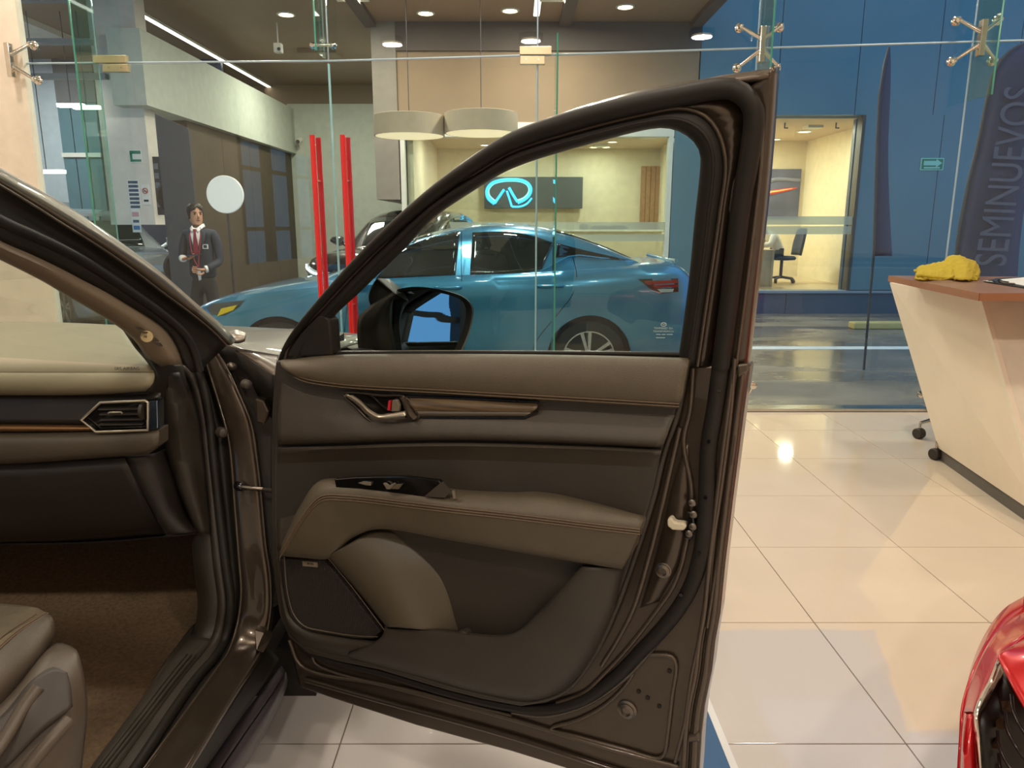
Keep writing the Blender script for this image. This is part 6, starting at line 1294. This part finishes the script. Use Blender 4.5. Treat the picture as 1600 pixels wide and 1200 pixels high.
# carcass: the faces lean in towards the floor
b1 = pZ(1390, 442, .985); b2 = pZ(1533, 467, .985)
f1 = pZ(1468, 704, .06); f2 = pZ(1640, 822, .06)
f1 = pZ(1466, 700, .07); f2 = pP(1625, 812, f1, Vector((1, .45, 0)).normalized())
f2 = pZ(1632, 812, .07)
far1 = Vector((t2.x + 1.5, b1.y + .0, .985)); farf = Vector((t2.x + 1.5, f1.y, .07))
nr1 = b2 + Vector((1.55, .03, 0)); nrf = f2 + Vector((1.4, .03, 0))
V = [b1, b2, nr1, far1, f1, f2, nrf, farf]
def panel4(nm, a, b, c, d, m, th=.02):
    n_ = (b - a).cross(d - a).normalized(); ctr = (a + b + c + d) / 4; inn = (V[0] + V[2] + V[4] + V[6]) / 4
    if n_.dot(inn - ctr) < 0: n_ = -n_
    return prism(nm, [a, b, c, d], n_ * th, m, dsk)
panel4('side_panel', b1, b2, f2, f1, CREAMD)
panel4('front_panel', b2, nr1, nrf, f2, mat('cream_laminate_front', (230, 222, 204), rough=.35))
panel4('rear_panel', b1, far1, farf, f1, CREAMD); panel4('end_panel', nr1, far1, farf, nrf, CREAMD)
cc = (V[0] + V[2] + V[4] + V[6]) / 4
def inset(p, k=.04): q = p.lerp(Vector((cc.x, cc.y, p.z)), k); return q
prism('shadow_gap', [inset(Vector((p.x, p.y, .984)), .03) for p in (b1, b2, nr1, far1)], Vector((0, 0, .0335)), mat('grey_gap', (128, 122, 114), rough=.6), dsk)
prism('plinth', [inset(Vector((p.x, p.y, 0)), .02) for p in (f1, f2, nrf, farf)], Vector((0, 0, .069)), mat('grey_plinth', (92, 86, 80), rough=.5), dsk)
# yellow microfibre cloth, crumpled
YEL = mat('yellow_microfibre', (190, 166, 46), rough=.95, var=.08, scale=30, bump=.9, bscale=900)
c0 = pZ(1478, 437, TZ)
def cl(px, py, h, dy=0.0):
    q = pZ(px, py, TZ); return Vector((q.x, q.y + dy, TZ + h + .007))
rows_ = []
prof = [  # columns of the folded cloth left to right: px base, heights across the depth
    (1429, [.004, .018, .020, .012, .004]), (1437, [.004, .034, .040, .030, .005]), (1452, [.005, .030, .050, .045, .006]), (1468, [.006, .034, .068, .060, .008]),
    (1482, [.006, .045, .090, .080, .010]), (1494, [.006, .062, .100, .085, .012]), (1505, [.008, .075, .090, .074, .012]), (1516, [.006, .066, .075, .060, .010]), (1524, [.006, .050, .058, .046, .008]), (1528, [.003, .012, .016, .012, .004])]
for i, (px, hs) in enumerate(prof):
    base = [438 + i * .25 + 1.6 * math.sin(i * 1.3), 434, 431, 428, 425]
    rows_.append([cl(px + 2.5 * math.sin(i * 2.1 + k), base[k], hs[k] + .006 * math.sin(i * 2.3 + k * 1.7) * (k not in (0, 4))) for k in range(5)])
cloth = loft('microfibre_cloth', rows_, YEL, None, n=26, rows=70, solid=.006, away=(c0.x, c0.y, 5))
tag(cloth, 'crumpled yellow microfibre cloth on the desk top', 'cloth')
tx = bpy.data.textures.new('crumple', 'CLOUDS'); tx.noise_scale = .035
dm = cloth.modifiers.new('crumple', 'DISPLACE'); dm.texture = tx; dm.strength = .026; dm.mid_level = .5
def fold(nm, pts, r): return tube(nm, [cl(*p) for p in pts], r, YEL, cloth, n=10, res=30)
fold('fold_roll', [(1500, 436, .030), (1512, 433, .050), (1521, 432, .044), (1526, 434, .024), (1524, 438, .010)], [.012, .010])
fold('fold_roll', [(1432, 437, .012), (1442, 439, .022), (1455, 440, .016), (1470, 440, .010)], [.010, .008])
fold('hem', [(1452, 440, .006), (1470, 441, .006), (1486, 439, .012), (1496, 436, .026), (1504, 437, .020), (1510, 440, .007), (1527, 441, .005)], .0035)
# clipboard with paper, pen and a hand-sized eraser
e = empty('clipboard', pZ(1590, 443, TZ), 'clipboard with white paper at the right edge of the desk', 'clipboard')
P = [pZ(x, y, TZ + .002) for x, y in ((1537, 440.5), (1612, 452), (1690, 448), (1620, 432), (1556, 436))]
prism('board', P, Vector((0, 0, .004)), INKB, e)
prism('paper_sheet', [pZ(x, y, TZ + .0065) for x, y in ((1556, 438), (1612, 449), (1684, 446), (1618, 432))], Vector((0, 0, .002)), PAPER, e)
tube('clip', [pZ(1553, 440, TZ + .012), pZ(1560, 437, TZ + .018), pZ(1568, 440, TZ + .014), pZ(1576, 441, TZ + .012)], .004, GLOSSB, e, n=8, res=14)
tube('clip_lever', [pZ(1561, 439, TZ + .012), pZ(1570, 442.5, TZ + .010), pZ(1585, 444, TZ + .009)], .005, mat('clip_brown', (70, 52, 44), rough=.4), e, n=8)
tube('desk_pen', [pZ(1537, 439, TZ + .006), pZ(1553, 440.5, TZ + .006)], .003, SILV, e, n=8)
# swivel chair behind the desk: only its feet show
cs = empty('caster_chair', (2.75, 4.75, 0), 'swivel chair behind the desk, only chrome feet with black casters showing', 'chair')
def caster(c):
    ax = Vector((.8, .3, 0)).normalized()
    cyl('caster', c + ax * .024, c - ax * .024, .034, mat('caster_black', (46, 38, 34), rough=.5), cs, n=20, bevel=.006)
    cyl('stem', c + Vector((0, 0, .0)), c + Vector((0, 0, .065)), .008, SILV, cs, n=8)
    return c + Vector((0, 0, .068))
k1 = pZ(1436, 677, .034); k2 = pZ(1462, 709, .034)
hub = pZ(1490, 690, .10) ; hub = Vector((k1.x + .33, k1.y + .12, .11))
hub = Vector((k1.x + .27, (k1.y + k2.y) / 2 + .30, .12))
ctr5 = hub
R5_ = (Vector((k1.x, k1.y, 0)) - Vector((hub.x, hub.y, 0))).length
a0 = math.atan2(k1.y - hub.y, k1.x - hub.x)
feet = [k1, k2] + [Vector((hub.x + R5_ * math.cos(a), hub.y + R5_ * math.sin(a) * .6 + .0, .034)) for a in (a0 + 2.4, a0 + 3.2, a0 + 4.0)]
for k, c in enumerate(feet):
    top = caster(c); tube('base_leg', [top, top.lerp(hub, .5) + Vector((0, 0, .01)), hub], [.010, .02], SILV, cs, n=10)
cyl('gas_lift', hub - Vector((0, 0, .03)), hub + Vector((0, 0, .33)), .028, MULL, cs, n=14)
lathe('seat', hub + Vector((0, 0, .33)), (0, 0, 1), [(.05, 0), (.2, .01), (.23, .04), (.2, .075), (.02, .08)], CH, cs, n=28)
# steel stand-off of the glass door stop behind the desk
q = pG(1438, 616, -.03); e = empty('door_stop', q, 'small steel knob on the glass beside the desk', 'door stop')
lathe('knob', q, -GN, [(.01, -.03), (.02, -.02), (.026, .0), (.024, .02), (.012, .028)], CHROME, e, n=18); cyl('stud', q, q + GN * .03, .012, CHROME, e, n=10)
q = pG(1167, 622, -.02); e = empty('floor_fitting', q, 'small steel spider foot by the car door edge', 'glass fitting')
tube('arm', [q, q + Vector((.03, -.03, .10))], .009, CHROME, e, n=8); lathe('clamp_disc', q + Vector((.03, -.03, .10)), -GN, [(.004, -.01), (.026, -.006), (.026, .006), (.01, .012)], CHROME, e, n=14); lathe('knob', q + Vector((-.01, -.01, .02)), -GN, [(.004, -.01), (.022, -.006), (.022, .006), (.01, .012)], CHROME, e, n=14)

# ================================================================== PEOPLE
def skinned(name, joints, edges, m, parent, sub=2, root=0):
    me = bpy.data.meshes.new(name); me.from_pydata([tuple(j[0]) for j in joints], edges, [])
    o = bpy.data.objects.new(name, me); COL.objects.link(o)
    sk = o.modifiers.new('skin', 'SKIN'); sk.branch_smoothing = .6
    layer = me.skin_vertices[0] if me.skin_vertices else None
    if layer is None:
        bm = bmesh.new(); bm.from_mesh(me); bm.verts.layers.skin.verify(); bm.to_mesh(me); bm.free(); layer = me.skin_vertices[0]
    for i, j in enumerate(joints):
        r = j[1]; layer.data[i].radius = r if isinstance(r, tuple) else (r, r); layer.data[i].use_root = (i == root)
    ss_ = o.modifiers.new('sub', 'SUBSURF'); ss_.levels = sub; ss_.render_levels = sub
    dg = bpy.context.evaluated_depsgraph_get(); dg.update()
    me2 = bpy.data.meshes.new_from_object(o.evaluated_get(dg)); o.modifiers.clear(); o.data = me2; me2.name = name
    me2.polygons.foreach_set('use_smooth', [True] * len(me2.polygons)); me2.materials.clear(); me2.materials.append(m)
    setpar(o, parent); return o
SKIN = mat('skin', (190, 138, 108), rough=.55); HAIR = mat('black_hair', (18, 15, 14), rough=.5, bump=.6, bscale=120)
NAVYS = mat('navy_suit', (34, 42, 58), rough=.75, var=.08); TROU = mat('dark_trousers', (26, 26, 30), rough=.8); SHIRT = mat('white_shirt', (224, 222, 222), rough=.7); TIE = mat('maroon_tie', (132, 26, 44), rough=.5)
mp = pY(322, 480, 8.6); MX, MY = mp.x, 8.6
man = empty('person', (MX, MY, GZ), 'standing person in navy suit, white shirt and maroon tie holding a phone', 'person')
H = 1.70
def P3(x, y, z): return Vector((MX + x, MY + y, GZ + z))
# head with face: turned to his left (camera right)
def head(c, fwd, s, parent, hairm=HAIR, skinm=SKIN):
    fwd = fwd.normalized(); rgt = fwd.cross(Vector((0, 0, 1))).normalized(); up = Vector((0, 0, 1))
    def T(x, y, z): return c + rgt * (x * s) + fwd * (y * s) + up * (z * s)
    rings = [(-.125, .030, .035, .055), (-.115, .050, .058, .035), (-.09, .062, .078, .015), (-.055, .070, .090, .004), (-.015, .074, .095, 0), (.03, .077, .099, -.004), (.07, .074, .097, -.008), (.10, .060, .080, -.010), (.118, .035, .048, -.010)]
    C = []
    for (z, rx, ry, oy) in rings:
        row = []
        for k in range(24):
            a = 2 * math.pi * k / 24; x = rx * math.cos(a); y = ry * math.sin(a) + oy
            if math.sin(a) > .9 and -.06 < z < .02: y += .004
            row.append(T(x, y, z))
        C.append(row)
    V = [p for r in C for p in r]; Fc = []
    for r in range(len(C) - 1):
        for k in range(24): Fc.append((r * 24 + k, r * 24 + (k + 1) % 24, (r + 1) * 24 + (k + 1) % 24, (r + 1) * 24 + k))
    Fc += [tuple(range(24)), tuple((len(C) - 1) * 24 + k for k in range(24))]
    hd = obj('head', V, Fc, skinm, parent, smooth=True, sharp=180, sub=1)
    # nose, brows, eyes, mouth, ears
    tube('nose', [T(0, .093, .012), T(0, .112, -.022), T(0, .108, -.034), T(0, .095, -.038)], [.008 * s, .013 * s], skinm, hd, n=10, res=10)
    for sg in (-1, 1):
        lathe('eye', T(sg * .030, .088, .004), fwd, [(.004 * s, -.006), (.012 * s, -.002), (.010 * s, .002), (.003 * s, .004)], mat('eye_dark', (40, 32, 30), rough=.2), hd, n=12)
        tube('brow', [T(sg * .014, .096, .020), T(sg * .032, .094, .025), T(sg * .048, .082, .021)], .005 * s, hairm, hd, n=6)
        loft('ear', [[T(sg * .072, -.005, .015), T(sg * .086, -.016, .022), T(sg * .084, -.022, .0)], [T(sg * .072, .002, -.030), T(sg * .082, -.006, -.036), T(sg * .080, -.012, -.018)]], skinm, hd, n=8, rows=6, solid=.008)
    tube('mouth', [T(-.022, .088, -.066), T(0, .097, -.064), T(.022, .088, -.066)], .005 * s, mat('lips', (150, 88, 78), rough=.5), hd, n=8, res=8)
    # hair cap
    hr = []
    for (z, rx, ry, oy, cut) in ((-.05, .074, .098, -.012, .15), (-.01, .080, .104, -.010, .18), (.03, .084, .106, -.008, .28), (.06, .084, .107, -.006, .75), (.09, .074, .098, -.004, 1), (.118, .052, .070, -.006, 1), (.132, .02, .03, -.008, 1)):
        row = []
        for k in range(25):
            a0_ = math.pi * .5 + (2 * math.pi) * k / 24; 
            half = math.pi * (1 - .42 * (1 - cut)) if cut < 1 else math.pi
            a = -math.pi / 2 + (k / 12 - 1) * half
            row.append(T(rx * math.cos(a), ry * math.sin(a) + oy, z))
        hr.append(row)
    loft('hair', hr, hairm, hd, raw=True, solid=.006, soff=0)
    return hd
hc = P3(-.02, -.02, 1.585); facing = Vector((.62, -.78, .02))
hd = head(hc, facing, 1.0, man)
# body: one continuous suit figure (jacket + sleeves), trousers as a second garment, hands
jk = skinned('jacket', [(P3(0, .01, .96), (.165, .115)), (P3(0, .005, 1.12), (.155, .11)), (P3(0, 0, 1.28), (.175, .115)), (P3(0, 0, 1.38), (.15, .10)), (P3(0, .0, 1.43), (.085, .08)),
    (P3(-.155, 0, 1.385), .062), (P3(-.205, .02, 1.22), .055), (P3(-.225, .0, 1.09), .05), (P3(-.13, -.19, 1.10), .042),
    (P3(.155, 0, 1.385), .062), (P3(.195, .02, 1.22), .055), (P3(.205, .0, 1.05), .05), (P3(.12, -.18, .985), .042), (P3(0, .012, .84), (.17, .12))],
    [(0, 1), (1, 2), (2, 3), (3, 4), (3, 5), (5, 6), (6, 7), (7, 8), (3, 9), (9, 10), (10, 11), (11, 12), (0, 13)], NAVYS, man, root=1)
skinned('trousers', [(P3(0, .01, .93), (.15, .11)), (P3(0, .01, .84), (.15, .11)), (P3(-.09, .0, .78), .088), (P3(-.10, -.02, .47), .068), (P3(-.105, .01, .10), .055), (P3(.09, .0, .78), .088), (P3(.105, -.02, .47), .068), (P3(.12, .01, .10), .055)],
    [(0, 1), (1, 2), (2, 3), (3, 4), (1, 5), (5, 6), (6, 7)], TROU, man)
for sg in (-1, 1):
    skinned('shoe', [(P3(sg * .11, .04, .05), .045), (P3(sg * .115, -.06, .045), .042), (P3(sg * .125, -.16, .035), .032)], [(0, 1), (1, 2)], GLOSSB, man)
skinned('neck', [(P3(0, .0, 1.40), .06), (P3(-.005, -.005, 1.47), .052), (P3(-.015, -.01, 1.53), .05)], [(0, 1), (1, 2)], SKIN, man)
# shirt front, collar, tie, lapels, lanyard
yF = lambda z: -.118 - .012 * math.sin((z - 1.0) * 5)
loft('shirt_front', [[P3(-.045, -.085, 1.45), P3(0, -.10, 1.435), P3(.045, -.085, 1.45)], [P3(-.055, -.118, 1.38), P3(0, -.124, 1.37), P3(.055, -.118, 1.38)], [P3(-.04, -.128, 1.28), P3(0, -.132, 1.28), P3(.04, -.128, 1.28)], [P3(-.008, -.126, 1.17), P3(0, -.128, 1.165), P3(.008, -.126, 1.17)]], SHIRT, man, n=14, rows=14, solid=.006)
for sg in (-1, 1):
    loft('collar', [[P3(sg * .012, -.118, 1.425), P3(sg * .05, -.06, 1.475), P3(sg * .052, .02, 1.485)], [P3(sg * .035, -.128, 1.385), P3(sg * .07, -.09, 1.43), P3(sg * .066, .02, 1.45)]], SHIRT, man, n=10, rows=4, solid=.006)
    loft('lapel', [[P3(sg * .060, -.105, 1.43), P3(sg * .052, -.132, 1.33), P3(sg * .008, -.138, 1.15)], [P3(sg * .105, -.098, 1.40), P3(sg * .105, -.128, 1.31), P3(sg * .014, -.136, 1.14)]], NAVYS, man, n=12, rows=4, solid=.008)
    tube('lanyard', [P3(sg * .05, -.09, 1.44), P3(sg * .06, -.135, 1.32), P3(sg * .025, -.148, 1.08), P3(.02, -.155, 1.0)], .006, mat('lanyard_red', (150, 30, 48), rough=.6), man, n=6, res=20)
loft('tie', [[P3(-.018, -.130, 1.425), P3(.018, -.130, 1.425)], [P3(-.012, -.134, 1.395), P3(.012, -.134, 1.395)], [P3(-.026, -.140, 1.26), P3(.026, -.140, 1.26)], [P3(-.030, -.140, 1.14), P3(.030, -.140, 1.14)]], TIE, man, n=8, rows=12, solid=.008)
prism('id_card', [P3(a, -.162, b) for a, b in ((.0, .99), (.045, .99), (.04, .86), (.012, .85))], Vector((0, .004, 0)), SHIRT, man)
prism('chest_badge', [P3(a, -.130, b) for a, b in ((.075, 1.255), (.135, 1.255), (.135, 1.205), (.075, 1.205))], Vector((0, .01, 0)), SHIRT, man)
prism('badge_print', [P3(a, -.132, b) for a, b in ((.085, 1.248), (.125, 1.248), (.125, 1.214), (.085, 1.214))], Vector((0, .003, 0)), INKB, man)
def hand(name, wrist, dirv, palm_n, parent, curl=.5, thumb=1, s=1.0):
    d = dirv.normalized(); n_ = palm_n.normalized(); side = d.cross(n_).normalized(); n_ = side.cross(d).normalized()
    W_ = lambda a, b, c: wrist + d * (a * s) + side * (b * s) + n_ * (c * s)
    hd_ = skinned(name, [(W_(-.03, 0, 0), (.026, .02)), (W_(.03, 0, 0), (.036, .016)), (W_(.075, 0, 0), (.040, .014))], [(0, 1), (1, 2)], SKIN, parent, sub=1)
    for k, (off, ln) in enumerate(((-.030, .066), (-.010, .076), (.011, .070), (.030, .055))):
        b0 = W_(.07, off, 0); b1_ = W_(.07 + ln * .45, off, .3 * ln * curl); b2_ = W_(.07 + ln * (.8 - .2 * curl), off, ln * .75 * curl); b3 = W_(.07 + ln * (.95 - .5 * curl), off, ln * 1.15 * curl)
        tube('finger', [b0, b1_, b2_, b3], [.0105 * s, .0075 * s], SKIN, hd_, n=8, res=10)
    tube('thumb', [W_(.0, thumb * .030, .002), W_(.030, thumb * .055, .012), W_(.058, thumb * .055, .026), W_(.075, thumb * .045, .034)], [.013 * s, .009 * s], SKIN, hd_, n=8, res=10)
    return hd_
hand('hand', P3(-.10, -.225, 1.10), Vector((.95, -.25, .05)), Vector((.1, -.3, .95)), man, curl=.55, thumb=1)
hand('hand', P3(.095, -.20, .975), Vector((-.9, -.3, 0)), Vector((0, -.95, .2)), man, curl=.8, thumb=-1)
ph = prism('mobile_phone', [P3(-.06, -.30, 1.135), P3(.10, -.33, 1.135), P3(.11, -.25, 1.145), P3(-.05, -.22, 1.145)], Vector((0, 0, .010)), GLOSSB, None, bevel=.003)
tag(ph, 'dark phone held flat by the person in the suit', 'phone')
for (a, b) in ((P3(-.14, -.19, 1.10), P3(-.115, -.215, 1.10)), (P3(.13, -.18, .985), P3(.11, -.195, .98))): cyl('shirt_cuff', a, b, .04, SHIRT, man, n=16)
# seated person in white shirt, right office (seen between frosted band and desk)
sx_, sy_ = cx - .10, 14.12
sit = empty('person', (sx_, sy_, RF), 'seated person in white shirt on the office chair behind the desk', 'person')
def Q3(x, y, z): return Vector((sx_ + x, sy_ + y, RF + z))
skinned('shirt_torso', [(Q3(.04, .05, .56), (.15, .13)), (Q3(-.02, .05, .72), (.16, .13)), (Q3(-.16, .05, .88), (.17, .13)), (Q3(-.24, .05, .94), (.09, .08)),
    (Q3(-.18, -.16, .90), .07), (Q3(-.24, -.24, .72), .058), (Q3(-.46, -.16, .70), .045), (Q3(-.18, .26, .90), .07), (Q3(-.24, .30, .72), .058), (Q3(-.46, .22, .70), .045)],
    [(0, 1), (1, 2), (2, 3), (2, 4), (4, 5), (5, 6), (2, 7), (7, 8), (8, 9)], SHIRT, sit, root=1)
skinned('trousers', [(Q3(.04, .05, .55), (.14, .11)), (Q3(-.05, -.04, .54), .085), (Q3(-.42, -.05, .54), .07), (Q3(-.46, -.05, .10), .05), (Q3(-.05, .14, .54), .085), (Q3(-.42, .15, .54), .07), (Q3(-.46, .15, .10), .05)], [(0, 1), (1, 2), (2, 3), (0, 4), (4, 5), (5, 6)], TROU, sit)
for yy in (-.05, .15): skinned('shoe', [(Q3(-.44, yy, .045), .04), (Q3(-.56, yy, .035), .03)], [(0, 1)], GLOSSB, sit)
skinned('neck', [(Q3(-.23, .05, .93), .055), (Q3(-.32, .05, 1.00), .05)], [(0, 1)], SKIN, sit)
head(Q3(-.40, .05, 1.06), Vector((-1, -.1, -.25)), 1.0, sit)
for yy, th in ((-.16, 1), (.22, -1)): hand('hand', Q3(-.49, yy, .70), Vector((-1, 0, -.02)), Vector((0, 0, -1)), sit, curl=.4, thumb=th)
